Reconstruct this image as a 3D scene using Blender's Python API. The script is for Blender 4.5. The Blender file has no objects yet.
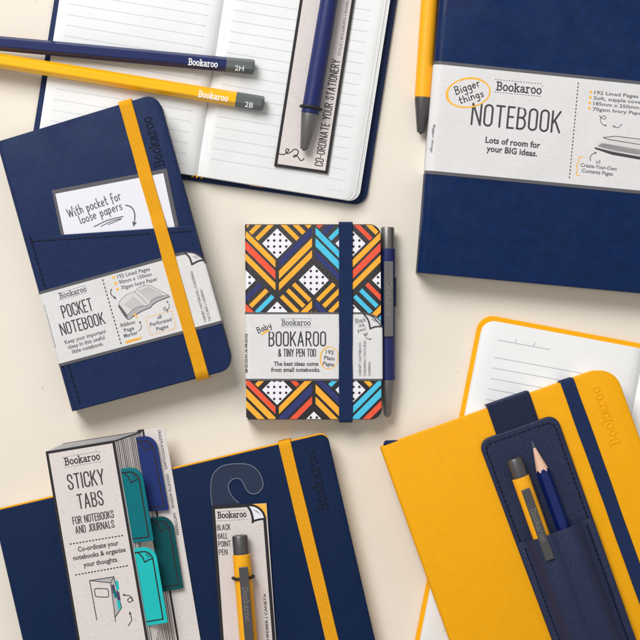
import bpy, math, random
from mathutils import Vector, Matrix
from mathutils.geometry import tessellate_polygon
random.seed(4)
S = 0.00055          # metres on the tabletop per photo pixel
D = 1.0              # camera height
MM = 0.001
sc = bpy.context.scene
COL = sc.collection

# ------------------------------------------------------------------ colour / materials
def lin(c):
    return c / 12.92 if c <= 0.04045 else ((c + 0.055) / 1.055) ** 2.4
def rgb(r, g, b):
    return (lin(r / 255), lin(g / 255), lin(b / 255), 1)

def mat(name, col, rough=0.5, bump=None, var=None, metal=0.0, spec=0.5, specks=None, rvar=None, wave=None, sheen=0.0):
    """bump=(scale, strength, dist[, kind]); var=(scale, amount); specks=(scale, threshold, colour)"""
    m = bpy.data.materials.new(name)
    m.use_nodes = True
    n, l = m.node_tree.nodes, m.node_tree.links
    p = n['Principled BSDF']
    p.inputs['Base Color'].default_value = col
    p.inputs['Roughness'].default_value = rough
    p.inputs['Metallic'].default_value = metal
    p.inputs['Specular IOR Level'].default_value = spec
    if sheen:
        p.inputs['Sheen Weight'].default_value = sheen
        p.inputs['Sheen Roughness'].default_value = 0.5
    tc = n.new('ShaderNodeTexCoord')
    last = None
    if var:
        nz = n.new('ShaderNodeTexNoise'); nz.inputs['Scale'].default_value = var[0]
        nz.inputs['Detail'].default_value = 5; nz.inputs['Roughness'].default_value = 0.65
        l.new(tc.outputs['Object'], nz.inputs['Vector'])
        r = n.new('ShaderNodeMapRange')
        r.inputs['From Min'].default_value = 0.3; r.inputs['From Max'].default_value = 0.7
        r.inputs['To Min'].default_value = 1 - var[1]; r.inputs['To Max'].default_value = 1 + var[1]
        l.new(nz.outputs['Fac'], r.inputs['Value'])
        mx = n.new('ShaderNodeVectorMath'); mx.operation = 'SCALE'
        mx.inputs[0].default_value = col[:3]
        l.new(r.outputs['Result'], mx.inputs['Scale'])
        last = mx.outputs['Vector']
    if specks:
        nz = n.new('ShaderNodeTexNoise'); nz.inputs['Scale'].default_value = specks[0]
        nz.inputs['Detail'].default_value = 2
        l.new(tc.outputs['Object'], nz.inputs['Vector'])
        r = n.new('ShaderNodeMapRange')
        r.inputs['From Min'].default_value = specks[1]; r.inputs['From Max'].default_value = specks[1] + 0.06
        l.new(nz.outputs['Fac'], r.inputs['Value'])
        mx = n.new('ShaderNodeMix'); mx.data_type = 'RGBA'
        l.new(r.outputs['Result'], mx.inputs['Factor'])
        mx.inputs['A'].default_value = col
        if last: l.new(last, mx.inputs['A'])
        mx.inputs['B'].default_value = specks[2]
        last = mx.outputs['Result']
    if last: l.new(last, p.inputs['Base Color'])
    if bump:
        kind = bump[3] if len(bump) > 3 else 'noise'
        if kind == 'noise':
            t = n.new('ShaderNodeTexNoise'); t.inputs['Scale'].default_value = bump[0]; t.inputs['Detail'].default_value = 3
            out = t.outputs['Fac']; vin = t.inputs['Vector']
        elif kind == 'grain':
            t = n.new('ShaderNodeTexVoronoi'); t.inputs['Scale'].default_value = bump[0]; t.feature = 'SMOOTH_F1'
            out = t.outputs['Distance']; vin = t.inputs['Vector']
        elif kind == 'weave':
            t = n.new('ShaderNodeTexWave'); t.inputs['Scale'].default_value = bump[0]; t.bands_direction = 'Y'
            t.inputs['Distortion'].default_value = 0.6; t.inputs['Detail'].default_value = 1
            out = t.outputs['Fac']; vin = t.inputs['Vector']
        elif kind == 'brush':
            t = n.new('ShaderNodeTexNoise'); t.inputs['Scale'].default_value = bump[0]; t.inputs['Detail'].default_value = 2
            mp = n.new('ShaderNodeMapping'); mp.inputs['Scale'].default_value = (1, 0.03, 1)
            l.new(tc.outputs['Object'], mp.inputs['Vector'])
            out = t.outputs['Fac']; vin = None
            l.new(mp.outputs['Vector'], t.inputs['Vector'])
        if vin is not None: l.new(tc.outputs['Object'], vin)
        b = n.new('ShaderNodeBump'); b.inputs['Strength'].default_value = bump[1]; b.inputs['Distance'].default_value = bump[2]
        l.new(out, b.inputs['Height']); l.new(b.outputs['Normal'], p.inputs['Normal'])
        if wave:        # gentle unevenness of the sheet under the fine grain
            t2 = n.new('ShaderNodeTexNoise'); t2.inputs['Scale'].default_value = wave[0]; t2.inputs['Detail'].default_value = 1.5
            l.new(tc.outputs['Object'], t2.inputs['Vector'])
            b2 = n.new('ShaderNodeBump'); b2.inputs['Strength'].default_value = 1.0; b2.inputs['Distance'].default_value = wave[1]
            l.new(t2.outputs['Fac'], b2.inputs['Height']); l.new(b2.outputs['Normal'], b.inputs['Normal'])
    if rvar:            # handling marks: the sheen is uneven
        t3 = n.new('ShaderNodeTexNoise'); t3.inputs['Scale'].default_value = rvar[0]; t3.inputs['Detail'].default_value = 4; t3.inputs['Distortion'].default_value = 1.2
        l.new(tc.outputs['Object'], t3.inputs['Vector'])
        r3 = n.new('ShaderNodeMapRange'); r3.inputs['From Min'].default_value = .35; r3.inputs['From Max'].default_value = .68
        r3.inputs['To Min'].default_value = rough + rvar[1]; r3.inputs['To Max'].default_value = rough - rvar[1]
        l.new(t3.outputs['Fac'], r3.inputs['Value']); l.new(r3.outputs['Result'], p.inputs['Roughness'])
    return m

M = {}
M['table'] = mat('cream_tabletop', rgb(232, 224, 211), 0.6, (900, 0.25, 0.0003), (14, 0.02), spec=0.25, specks=(260, 0.735, rgb(205, 192, 176)), wave=(30, .0006))
NAVY = rgb(25, 42, 82)
M['navy'] = mat('navy_leatherette', NAVY, 0.52, (1700, 0.28, 0.0002), (420, 0.16), spec=0.2, rvar=(38, .12), wave=(45, .00035))
M['navy_big'] = mat('deep_navy_leatherette', rgb(7, 35, 80), 0.42, (1300, 0.2, 0.0002), (210, 0.24), spec=0.22, rvar=(30, .1), wave=(40, .0003))
M['navy_journal'] = mat('dark_navy_cover', rgb(10, 33, 68), 0.55, (1900, 0.25, 0.0002), (500, 0.12), spec=0.14, rvar=(34, .12), wave=(40, .0003))
M['navy_holder'] = mat('ink_blue_grained_leather', rgb(32, 41, 72), 0.5, (1250, 0.55, 0.0004, 'grain'), (300, 0.14), spec=0.35)
M['deboss_navy'] = mat('pressed_navy_lettering', rgb(11, 19, 42), 0.55, spec=0.2)
M['yellow'] = mat('yellow_leatherette', rgb(239, 168, 8), 0.55, (1500, 0.25, 0.0002), (260, 0.03), spec=0.2, rvar=(36, .12), wave=(40, .0003))
M['yellow_edge'] = mat('yellow_page_edges', rgb(242, 170, 30), 0.7, spec=.15)
M['yellow_elastic'] = mat('yellow_elastic', rgb(238, 168, 28), 0.8, (900, 0.5, 0.0002, 'weave'), (700, 0.06), spec=0.2)
M['navy_elastic'] = mat('navy_elastic', rgb(27, 46, 86), 0.75, (900, 0.5, 0.0002, 'weave'), (700, 0.1), spec=0.2)
M['strap'] = mat('woven_navy_strap', rgb(46, 54, 84), 0.8, (700, 1.0, 0.0005, 'weave'), (900, 0.3), spec=0.2)
M['paper'] = mat('white_page_paper', rgb(234, 235, 236), 0.7, (700, 0.08, 0.0003), (60, .008), spec=0.2, wave=(28, .0016))
M['page_edge'] = mat('page_block_edges', rgb(226, 224, 220), 0.8, spec=0.2)
M['kraft'] = mat('grey_recycled_card', rgb(222, 221, 222), 0.75, (1200, 0.2, 0.0002), (500, 0.03), spec=0.2, specks=(1100, 0.66, rgb(199, 194, 190)), wave=(36, .0014))
M['kraft_pink'] = mat('warm_recycled_card', rgb(219, 211, 209), 0.75, (1200, 0.2, 0.0002), (500, 0.03), spec=0.2, specks=(1000, 0.65, rgb(196, 180, 174)))
M['white_card'] = mat('white_card', rgb(232, 233, 242), 0.7, (1200, 0.1, 0.0002), spec=0.2)
M['ink'] = mat('dark_grey_ink', rgb(72, 70, 73), 0.6, spec=0.2)
M['ink_soft'] = mat('mid_grey_ink', rgb(104, 103, 106), 0.6, spec=0.2)
M['ink_black'] = mat('black_ink', rgb(40, 38, 40), 0.55, spec=0.3)
M['ink_yellow'] = mat('yellow_ink', rgb(247, 186, 76), 0.6, spec=0.2)
M['fill_grey'] = mat('grey_illustration_ink', rgb(178, 176, 178), 0.6, spec=0.2)
M['fill_light'] = mat('pale_illustration_ink', rgb(214, 212, 213), 0.6, spec=0.2)
M['purple_ink'] = mat('purple_ink', rgb(66, 52, 92), 0.6)
M['rule'] = mat('page_rule_ink', rgb(206, 209, 213), 0.7)
M['rule_dark'] = mat('page_rule_grey_ink', rgb(190, 192, 196), 0.7)
M['band_edge'] = mat('charcoal_band_border', rgb(88, 87, 92), 0.6)
M['gun'] = mat('gunmetal', rgb(128, 126, 126), 0.42, (2500, 0.12, 0.0001, 'brush'), metal=0.8)
M['gun_dark'] = mat('dark_gunmetal', rgb(104, 102, 104), 0.4, (2500, 0.1, 0.0001, 'brush'), metal=0.8)
M['gun_letter'] = mat('engraved_metal_lettering', rgb(146, 144, 143), 0.45, metal=0.8)
M['pen_yellow'] = mat('soft_yellow_barrel', rgb(250, 176, 26), 0.42, (900, 0.05, 0.0001), spec=0.4)
M['pen_navy'] = mat('soft_navy_barrel', rgb(30, 40, 96), 0.45, (900, 0.12, 0.0001), spec=0.35, rvar=(90, .1))
M['rubber'] = mat('black_elastic_cord', rgb(28, 28, 30), 0.6)
M['pencil_navy'] = mat('navy_pencil_lacquer', rgb(26, 38, 90), 0.26, (350, 0.12, 0.0003), spec=0.45)
M['pencil_blue'] = mat('blue_pencil_lacquer', rgb(6, 32, 98), 0.24, (600, 0.05, 0.0002), spec=0.5)
M['pencil_yellow'] = mat('yellow_pencil_lacquer', rgb(252, 186, 10), 0.26, (600, 0.05, 0.0002), spec=0.5)
M['dip'] = mat('grey_dipped_end', rgb(92, 98, 98), 0.35)
M['white_ink'] = mat('white_ink', rgb(238, 238, 240), 0.5)
M['grade_ink'] = mat('pale_grey_ink', rgb(205, 208, 208), 0.5)
M['wood'] = mat('pencil_wood', rgb(226, 184, 160), 0.7, (900, 0.3, 0.0002), (500, 0.07))
M['lead'] = mat('graphite', rgb(112, 112, 118), 0.35, metal=0.5)
M['tab_navy'] = mat('navy_tab_paper', rgb(32, 50, 112), 0.6, (900, 0.06, 0.0002), (300, 0.03), spec=.2)
M['tab_teal'] = mat('teal_tab_paper', rgb(0, 110, 120), 0.6, (900, 0.06, 0.0002), (300, 0.03), spec=.2)
M['tab_turq'] = mat('turquoise_tab_paper', rgb(30, 188, 188), 0.6, (900, 0.06, 0.0002), (300, 0.03), spec=.2)
M['tab_dark'] = mat('dark_teal_tab_paper', rgb(0, 76, 82), 0.6, (900, 0.06, 0.0002), (300, 0.03), spec=.2)
GB = (1500, 0.45, 0.0003, 'grain')
M['p_black'] = mat('charcoal_printed_leatherette', rgb(40, 38, 42), 0.5, GB, (500, 0.2))
M['p_yellow'] = mat('amber_printed_leatherette', rgb(250, 176, 46), 0.5, GB, (400, 0.05))
M['p_red'] = mat('orange_red_printed_leatherette', rgb(240, 84, 52), 0.5, GB, (400, 0.05))
M['p_navy'] = mat('indigo_printed_leatherette', rgb(38, 46, 112), 0.5, GB, (400, 0.1))
M['p_cyan'] = mat('sky_blue_printed_leatherette', rgb(70, 196, 232), 0.5, GB, (400, 0.05))
M['p_white'] = mat('white_printed_leatherette', rgb(240, 238, 246), 0.5, GB)

def plastic():
    m = bpy.data.materials.new('clear_plastic'); m.use_nodes = True
    n, l = m.node_tree.nodes, m.node_tree.links
    n.clear()
    o = n.new('ShaderNodeOutputMaterial'); t = n.new('ShaderNodeBsdfTransparent'); g = n.new('ShaderNodeBsdfGlossy')
    t.inputs['Color'].default_value = (0.985, 0.985, 0.99, 1); g.inputs['Roughness'].default_value = 0.12
    g.inputs['Roughness'].default_value = .5; x = n.new('ShaderNodeMixShader'); x.inputs['Fac'].default_value = .02
    l.new(t.outputs['BSDF'], x.inputs[1]); l.new(g.outputs['BSDF'], x.inputs[2]); l.new(x.outputs['Shader'], o.inputs['Surface'])
    return m
M['plastic'] = plastic()
def frosted():
    m = bpy.data.materials.new('frosted_plastic_rim'); m.use_nodes = True
    n, l = m.node_tree.nodes, m.node_tree.links
    n.clear()
    o = n.new('ShaderNodeOutputMaterial'); t = n.new('ShaderNodeBsdfTransparent'); g = n.new('ShaderNodeBsdfDiffuse')
    g.inputs['Color'].default_value = (0.6, 0.62, 0.68, 1)
    x = n.new('ShaderNodeMixShader'); x.inputs['Fac'].default_value = 0.3
    l.new(t.outputs['BSDF'], x.inputs[1]); l.new(g.outputs['BSDF'], x.inputs[2]); l.new(x.outputs['Shader'], o.inputs['Surface'])
    return m
M['frost'] = frosted()

# ------------------------------------------------------------------ frames, meshes
CAM = Vector((0, 0, D))
class Frame:
    """A plane in the world; loc() finds the local point of a sight line at local height h."""
    def __init__(self, px, py, z, deg=0.0, tilt=0.0):
        k = (D - z) / D
        self.M = Matrix.Translation(((px - 320) * S * k, (320 - py) * S * k, z)) @ Matrix.Rotation(math.radians(deg), 4, 'Z') @ Matrix.Rotation(math.radians(tilt), 4, 'X')
        self.I = self.M.inverted()
        self.c = self.I @ CAM
        self.n = 0
    def loc(self, px, py, h=0.0):
        d = self.I.to_3x3() @ (Vector(((px - 320) * S, (320 - py) * S, 0)) - CAM)
        t = (h - self.c.z) / d.z
        return self.c + d * t
    def pts(self, pl, h): return [self.loc(x, y, h) for x, y in pl]
    def bump(self):                     # every stroke of ink a hair above the one before
        self.n += 1
        return (self.n % 600) * 1.2e-7

def ang(a, b): return math.degrees(math.atan2(-(b[1] - a[1]), b[0] - a[0]))

class MB:
    def __init__(self): self.v, self.f, self.m = [], [], []
    def add(self, vs, fs, mi=0):
        o = len(self.v)
        self.v += [tuple(v) for v in vs]
        for f in fs:
            self.f.append([i + o for i in f]); self.m.append(mi)
    def build(self, name, mats, parent, sharp=32, smooth=True):
        me = bpy.data.meshes.new(name)
        me.from_pydata(self.v, [], self.f)
        for mm in (mats if isinstance(mats, (list, tuple)) else [mats]):
            me.materials.append(M[mm] if isinstance(mm, str) else mm)
        me.polygons.foreach_set('material_index', self.m)
        if smooth:
            me.polygons.foreach_set('use_smooth', [True] * len(me.polygons))
            me.set_sharp_from_angle(angle=math.radians(sharp))
        me.update()
        o = bpy.data.objects.new(name, me)
        COL.objects.link(o)
        o.parent = parent
        return o

def thing(name, label, cat, fr, group=None):
    o = bpy.data.objects.new(name, None); COL.objects.link(o)
    o.empty_display_size = 0.01
    o.matrix_world = fr.M
    o['label'] = label; o['category'] = cat
    if group: o['group'] = group
    return o

def area2(p): return sum(p[i - 1][0] * p[i][1] - p[i][0] * p[i - 1][1] for i in range(len(p)))
def offset(p, d):
    """inset a CCW polygon by d"""
    out = []; n = len(p)
    for i in range(n):
        a, b, c = Vector(p[i - 1][:2]), Vector(p[i][:2]), Vector(p[(i + 1) % n][:2])
        u, v = (b - a), (c - b)
        if u.length < 1e-9: u = v
        if v.length < 1e-9: v = u
        u.normalize(); v.normalize()
        nu, nv = Vector((-u.y, u.x)), Vector((-v.y, v.x))
        k = nu + nv
        k = k / max(0.3, 1 + nu.dot(nv))
        out.append(b + k * d)
    return out

def prism(mb, pts, z0, z1, bev=0.0, mi=0, seg=3, mtop=None, bev_low=0.0):
    p = [Vector((q[0], q[1])) for q in pts]
    if area2(p) < 0: p.reverse()
    n = len(p); rings = []
    if bev_low:
        for k in range(seg):
            a = math.pi / 2 * k / seg
            rings.append((offset(p, bev_low * (1 - math.sin(a))), z0 + bev_low * (1 - math.cos(a))))
    rings.append((p, z0 + bev_low))
    if bev:
        for k in range(seg + 1):
            a = math.pi / 2 * k / seg
            rings.append((offset(p, bev * (1 - math.cos(a))), z1 - bev + bev * math.sin(a)))
    else:
        rings.append((p, z1))
    vs = [(q.x, q.y, z) for r, z in rings for q in r]
    fs = []
    for k in range(len(rings) - 1):
        for i in range(n):
            j = (i + 1) % n
            fs.append((k * n + i, k * n + j, (k + 1) * n + j, (k + 1) * n + i))
    mb.add(vs, fs, mi)
    top = [(q.x, q.y, rings[-1][1]) for q in rings[-1][0]]
    mb.add(top, [tuple(range(n))], mi if mtop is None else mtop)
    mb.add([(q.x, q.y, z0) for q in rings[0][0]], [tuple(reversed(range(n)))], mi)

def rpoly(pl, rad, seg=7):
    """polygon in pixels with rounded corners"""
    out = []; n = len(pl)
    if not isinstance(rad, (list, tuple)): rad = [rad] * n
    for i in range(n):
        a, b, c = Vector(pl[i - 1]), Vector(pl[i]), Vector(pl[(i + 1) % n])
        r = rad[i]
        if r <= 0: out.append(tuple(b)); continue
        u, v = (a - b).normalized(), (c - b).normalized()
        th = u.angle(v)
        d = r / math.tan(th / 2)
        cen = b + (u + v).normalized() * (r / math.sin(th / 2))
        p0, p1 = b + u * d, b + v * d
        a0 = math.atan2(p0.y - cen.y, p0.x - cen.x); a1 = math.atan2(p1.y - cen.y, p1.x - cen.x)
        da = (a1 - a0 + math.pi) % (2 * math.pi) - math.pi
        for k in range(seg + 1):
            t = a0 + da * k / seg
            out.append((cen.x + r * math.cos(t), cen.y + r * math.sin(t)))
    return out

def clip_half(poly, a, b, c):
    """keep a*x+b*y<=c"""
    out = []
    for i in range(len(poly)):
        p, q = poly[i - 1], poly[i]
        dp, dq = a * p[0] + b * p[1] - c, a * q[0] + b * q[1] - c
        if (dp <= 0) != (dq <= 0):
            t = dp / (dp - dq)
            out.append((p[0] + t * (q[0] - p[0]), p[1] + t * (q[1] - p[1])))
        if dq <= 0: out.append(tuple(q[:2]))
    return out
def clip_convex(poly, cl):
    if area2(cl) < 0: cl = list(reversed(cl))
    for i in range(len(cl)):
        a, b = cl[i - 1], cl[i]
        nx, ny = (b[1] - a[1]), -(b[0] - a[0])
        poly = clip_half(poly, nx, ny, nx * a[0] + ny * a[1])
        if len(poly) < 3: return []
    return poly

# a shell lofted over columns: columns run from the left edge (spine) to the right edge
def loft(mb, fr, TL, TR, BR, BL, h, cols, thick, border=0.0, bev=0.0, mi=0, mborder=1, zmin=0.0):
    q = [fr.loc(x, y, h) for x, y in (TL, TR, BR, BL)]
    W = ((q[1] - q[0]).length + (q[2] - q[3]).length) / 2
    H = ((q[3] - q[0]).length + (q[2] - q[1]).length) / 2
    cols = cols(W) if callable(cols) else cols
    ring = []; n = 0; mats = None
    for x, z, et, eb in cols:
        t = x / W
        a, b = q[0].lerp(q[1], t), q[3].lerp(q[2], t)
        rows = [(et, z - thick)]; mk = [mi]
        if bev:
            for k in range(3):
                g = math.pi / 2 * k / 3
                rows.append((et + bev * (1 - math.cos(g)), z - bev + bev * math.sin(g))); mk.append(mborder if border else mi)
            rows.append((et + bev, z))
        else:
            rows.append((et, z))
        mk.append(mborder if border else mi)
        if border:
            rows.append((et + bev + border, z)); mk.append(mi)
        low = []
        rows2 = [(eb, z - thick)]
        if bev:
            for k in range(3):
                g = math.pi / 2 * k / 3
                rows2.append((eb + bev * (1 - math.cos(g)), z - bev + bev * math.sin(g)))
            rows2.append((eb + bev, z))
        else:
            rows2.append((eb, z))
        if border: rows2.append((eb + bev + border, z))
        pts = [a.lerp(b, s / H).to_2d().to_3d() + Vector((0, 0, max(zz, zmin))) for s, zz in rows]
        pts += [a.lerp(b, 1 - s / H).to_2d().to_3d() + Vector((0, 0, max(zz, zmin))) for s, zz in reversed(rows2)]
        ring.append(pts); n = len(pts)
        half = len(rows)
        mats = [mk[k] for k in range(half - 1)] + [mi] + [mk[k] for k in reversed(range(half - 1))] + [mi]
    vs = [p for r in ring for p in r]
    for k in range(n):
        k2 = (k + 1) % n
        fs = [(c * n + k, c * n + k2, (c + 1) * n + k2, (c + 1) * n + k) for c in range(len(ring) - 1)]
        mb.add([], [], 0)
        o = None
        mb_faces = fs
        # share the vertices: add once, then index
        if k == 0:
            base = len(mb.v); mb.v += [tuple(v) for v in vs]
        for f in mb_faces:
            mb.f.append([base + i for i in f]); mb.m.append(mats[k])
    mb.f.append([base + i for i in reversed(range(n))]); mb.m.append(mi)
    mb.f.append([base + (len(ring) - 1) * n + i for i in range(n)]); mb.m.append(mi)

def cover_cols(h, spine, corner, thick, fore_bev=0.0005, spine_low=0.0, rc_top=None):
    """rounded spine on the left, rounded corners on the right"""
    def f(W):
        c = [(0, spine_low, 0, 0), (0, h - spine, 0, 0)]
        for k in range(1, 8):
            a = math.pi / 2 * k / 8
            c.append((spine * (1 - math.cos(a)), h - spine + spine * math.sin(a), 0, 0))
        c.append((spine, h, 0, 0))
        for k in range(1, 6): c.append((spine + (W - corner - spine) * k / 6, h, 0, 0))
        for k in range(0, 13):
            a = math.pi / 2 * k / 12
            d = corner * (1 - math.sin(a))
            e = corner * (1 - math.cos(a))
            if d >= fore_bev or k == 0:
                c.append((W - d, h, e, e))
            else:
                z = h - fore_bev * (1 - math.sqrt(max(0, 1 - (1 - d / fore_bev) ** 2)))
                c.append((W - d, z, e, e))
        return c
    return f

# ------------------------------------------------------------------ ink
def strip(mb, P, w, z, mi=0, closed=False, cap=True):
    P = [Vector((p[0], p[1])) for p in P]
    if not closed:
        for i in range(1, len(P) - 1):      # a hairpin becomes two strokes
            u, v = P[i] - P[i - 1], P[i + 1] - P[i]
            if u.length > 1e-7 and v.length > 1e-7 and u.angle(v) > 1.75:
                strip(mb, P[:i + 1], w, z, mi, False, cap); strip(mb, P[i:], w, z + 1e-7, mi, False, cap); return
    Q = [P[0]]
    for p in P[1:]:
        if (p - Q[-1]).length > 1e-6: Q.append(p)
    if closed and (Q[0] - Q[-1]).length < 1e-6: Q.pop()
    P = Q; n = len(P)
    if n < 2: return
    L, R = [], []
    for i in range(n):
        a = P[i - 1] if (i or closed) else None
        c = P[(i + 1) % n] if (i < n - 1 or closed) else None
        u = (P[i] - a).normalized() if a is not None else (c - P[i]).normalized()
        v = (c - P[i]).normalized() if c is not None else u
        nu, nv = Vector((-u.y, u.x)), Vector((-v.y, v.x))
        k = (nu + nv) / max(0.35, 1 + nu.dot(nv))
        L.append(P[i] + k * w / 2); R.append(P[i] - k * w / 2)
    vs = [(p.x, p.y, z) for p in L] + [(p.x, p.y, z) for p in R]
    m = n if closed else n - 1
    fs = [(i, n + i, n + (i + 1) % n, (i + 1) % n) for i in range(m)]
    mb.add(vs, fs, mi)
    if cap and not closed:
        for e, o in ((0, 1), (n - 1, n - 2)):
            d = (P[e] - P[o]).normalized(); s = Vector((-d.y, d.x))
            c = [P[e] + s * w / 2 * math.cos(t) + d * w / 2 * math.sin(t) for t in (0, .63, 1.26, 1.88, 2.51, 3.1416)]
            mb.add([(p.x, p.y, z) for p in reversed(c)], [tuple(range(6))], mi)

def ridge(mb, P, w, z, hgt, mi=0, closed=False):
    P = [Vector((p[0], p[1])) for p in P]
    Q = [P[0]]
    for p in P[1:]:
        if (p - Q[-1]).length > 1e-6: Q.append(p)
    if closed and (Q[0] - Q[-1]).length < 1e-6: Q.pop()
    P = Q; n = len(P)
    if n < 2: return
    if not closed:
        P[0] = P[0] + (P[0] - P[1]).normalized() * w * .4; P[-1] = P[-1] + (P[-1] - P[-2]).normalized() * w * .4
    prof = [(-.5, 0), (-.4, .7), (-.2, 1), (.2, 1), (.4, .7), (.5, 0)]
    vs = []
    for i in range(n):
        a = P[i - 1] if (i or closed) else None
        c = P[(i + 1) % n] if (i < n - 1 or closed) else None
        u = (P[i] - a).normalized() if a is not None else (c - P[i]).normalized()
        v = (c - P[i]).normalized() if c is not None else u
        nu, nv = Vector((-u.y, u.x)), Vector((-v.y, v.x))
        k = (nu + nv) / max(0.35, 1 + nu.dot(nv))
        for o, zz in prof:
            p = P[i] + k * w * o
            vs.append((p.x, p.y, z + hgt * zz))
    m = n if closed else n - 1; c = len(prof)
    fs = [(i * c + j + 1, i * c + j, ((i + 1) % n) * c + j, ((i + 1) % n) * c + j + 1) for i in range(m) for j in range(c - 1)]
    if not closed:
        fs.append(tuple(range(c))); fs.append(tuple((n - 1) * c + j for j in reversed(range(c))))
    mb.add(vs, fs, mi)

def line(mb, fr, pl, w, h, mi=0, closed=False, cap=False):
    strip(mb, fr.pts(pl, h), w * S, h + fr.bump(), mi, closed, cap)
def dashed(mb, fr, a, b, n, w, h, mi=0, fill=0.58):
    for i in range(n):
        t0 = i / n; t1 = (i + fill) / n
        line(mb, fr, [(a[0] + (b[0] - a[0]) * t0, a[1] + (b[1] - a[1]) * t0), (a[0] + (b[0] - a[0]) * t1, a[1] + (b[1] - a[1]) * t1)], w, h, mi)
def fill(mb, fr, pl, h, mi=0):
    P = fr.pts(pl, h); z = h + fr.bump()
    if area2(P) < 0: P.reverse()
    if len(P) <= 4:
        mb.add([(p.x, p.y, z) for p in P], [tuple(range(len(P)))], mi); return
    tri = tessellate_polygon([[Vector((p.x, p.y, 0)) for p in P]])
    mb.add([(p.x, p.y, z) for p in P], [tuple(t) for t in tri], mi)
def smooth(pl, k=5):
    """Catmull-Rom through pixel points"""
    out = []
    n = len(pl)
    for i in range(n - 1):
        p0 = pl[max(i - 1, 0)]; p1 = pl[i]; p2 = pl[i + 1]; p3 = pl[min(i + 2, n - 1)]
        for j in range(k):
            t = j / k
            out.append(tuple(0.5 * (2 * p1[c] + (p2[c] - p0[c]) * t + (2 * p0[c] - 5 * p1[c] + 4 * p2[c] - p3[c]) * t * t + (3 * p1[c] - p0[c] - 3 * p2[c] + p3[c]) * t ** 3) for c in (0, 1)))
    out.append(tuple(pl[-1]))
    return out
def ell(cx, cy, rx, ry, rot=0, a0=0, a1=360, n=28):
    r = math.radians(rot); o = []
    for i in range(n + 1):
        t = math.radians(a0 + (a1 - a0) * i / n)
        x, y = rx * math.cos(t), ry * math.sin(t)
        o.append((cx + x * math.cos(r) - y * math.sin(r), cy + x * math.sin(r) + y * math.cos(r)))
    return o
def arrowhead(mb, fr, tip, frm, size, h, mi=0):
    d = Vector((tip[0] - frm[0], tip[1] - frm[1])).normalized(); s = Vector((-d.y, d.x)); t = Vector(tip)
    fill(mb, fr, [tuple(t), tuple(t - d * size + s * size * .45), tuple(t - d * size - s * size * .45)], h, mi)

# ---- stroke lettering.  glyph = (advance, [polyline, ...]) with cap height 1
def A(cx, cy, rx, ry, a0, a1, n=7):
    return [(cx + rx * math.cos(math.radians(a0 + (a1 - a0) * i / n)), cy + ry * math.sin(math.radians(a0 + (a1 - a0) * i / n))) for i in range(n + 1)]
w_ = .36; r_ = .18
oval = A(r_, 1 - r_, r_, r_, 180, 0) + A(r_, r_, r_, r_, 0, -180)
CAPS = {
 'A': (.44, [[(0, 0), (.2, 1), (.4, 0)], [(.07, .3), (.33, .3)]]),
 'B': (w_, [[(0, .53), (0, 1), (.2, 1)] + A(.18, .77, .16, .23, 90, -90) + [(0, .53)], [(0, .53), (0, 0), (.2, 0)] + A(.19, .27, .17, .26, -90, 90)]),
 'C': (w_, [[(w_, .7)] + A(r_, 1 - r_, r_, r_, 0, 180) + A(r_, r_, r_, r_, 180, 360) + [(w_, .3)]]),
 'D': (w_, [[(0, 0), (0, 1), (.16, 1)] + A(.16, .8, .2, .2, 90, 0) + A(.16, .2, .2, .2, 0, -90) + [(0, 0)]]),
 'E': (.28, [[(.28, 1), (0, 1), (0, 0), (.28, 0)], [(0, .53), (.24, .53)]]),
 'F': (.28, [[(.28, 1), (0, 1), (0, 0)], [(0, .52), (.24, .52)]]),
 'I': (0.02, [[(0, 0), (0, 1)]]),
 'J': (.26, [[(.26, 1), (.26, .16)] + A(.12, .16, .14, .16, 0, -150)]),
 'K': (.38, [[(0, 0), (0, 1)], [(.36, 1), (.02, .42)], [(.12, .58), (.38, 0)]]),
 'L': (.27, [[(0, 1), (0, 0), (.27, 0)]]),
 'N': (.4, [[(0, 0), (0, 1), (.4, 0), (.4, 1)]]),
 'O': (w_, [oval + [oval[0]]]),
 'P': (.35, [[(0, 0), (0, 1), (.18, 1)] + A(.18, .74, .17, .26, 90, -90) + [(0, .48)]]),
 'R': (.37, [[(0, 0), (0, 1), (.18, 1)] + A(.18, .75, .17, .25, 90, -90) + [(0, .5)], [(.17, .5), (.37, 0)]]),
 'S': (w_, [[(.35, .72)] + A(r_, .8, .17, .2, 0, 180) + [(.03, .66), (.33, .36)] + A(r_, .2, .17, .2, 0, -180) + [(0.01, .28)]]),
 'T': (.38, [[(0, 1), (.38, 1)], [(.19, 1), (.19, 0)]]),
 'U': (w_, [[(0, 1)] + A(r_, r_, r_, r_, 180, 360) + [(w_, 1)]]),
 'Y': (.4, [[(0, 1), (.2, .45), (.4, 1)], [(.2, .45), (.2, 0)]]),
 '&': (.42, [[(.42, .0), (.08, .72)] + A(.2, .82, .13, .17, 200, -40) + [(.04, .35)] + A(.18, .2, .17, .2, 150, 330) + [(.4, .45)]]),
 '-': (.24, [[(0, .45), (.24, .45)]]), '|': (.05, [[(0, -.1), (0, 1.1)]]), ' ': (.16, []),
}
CAPS_GAP = .19
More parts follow.
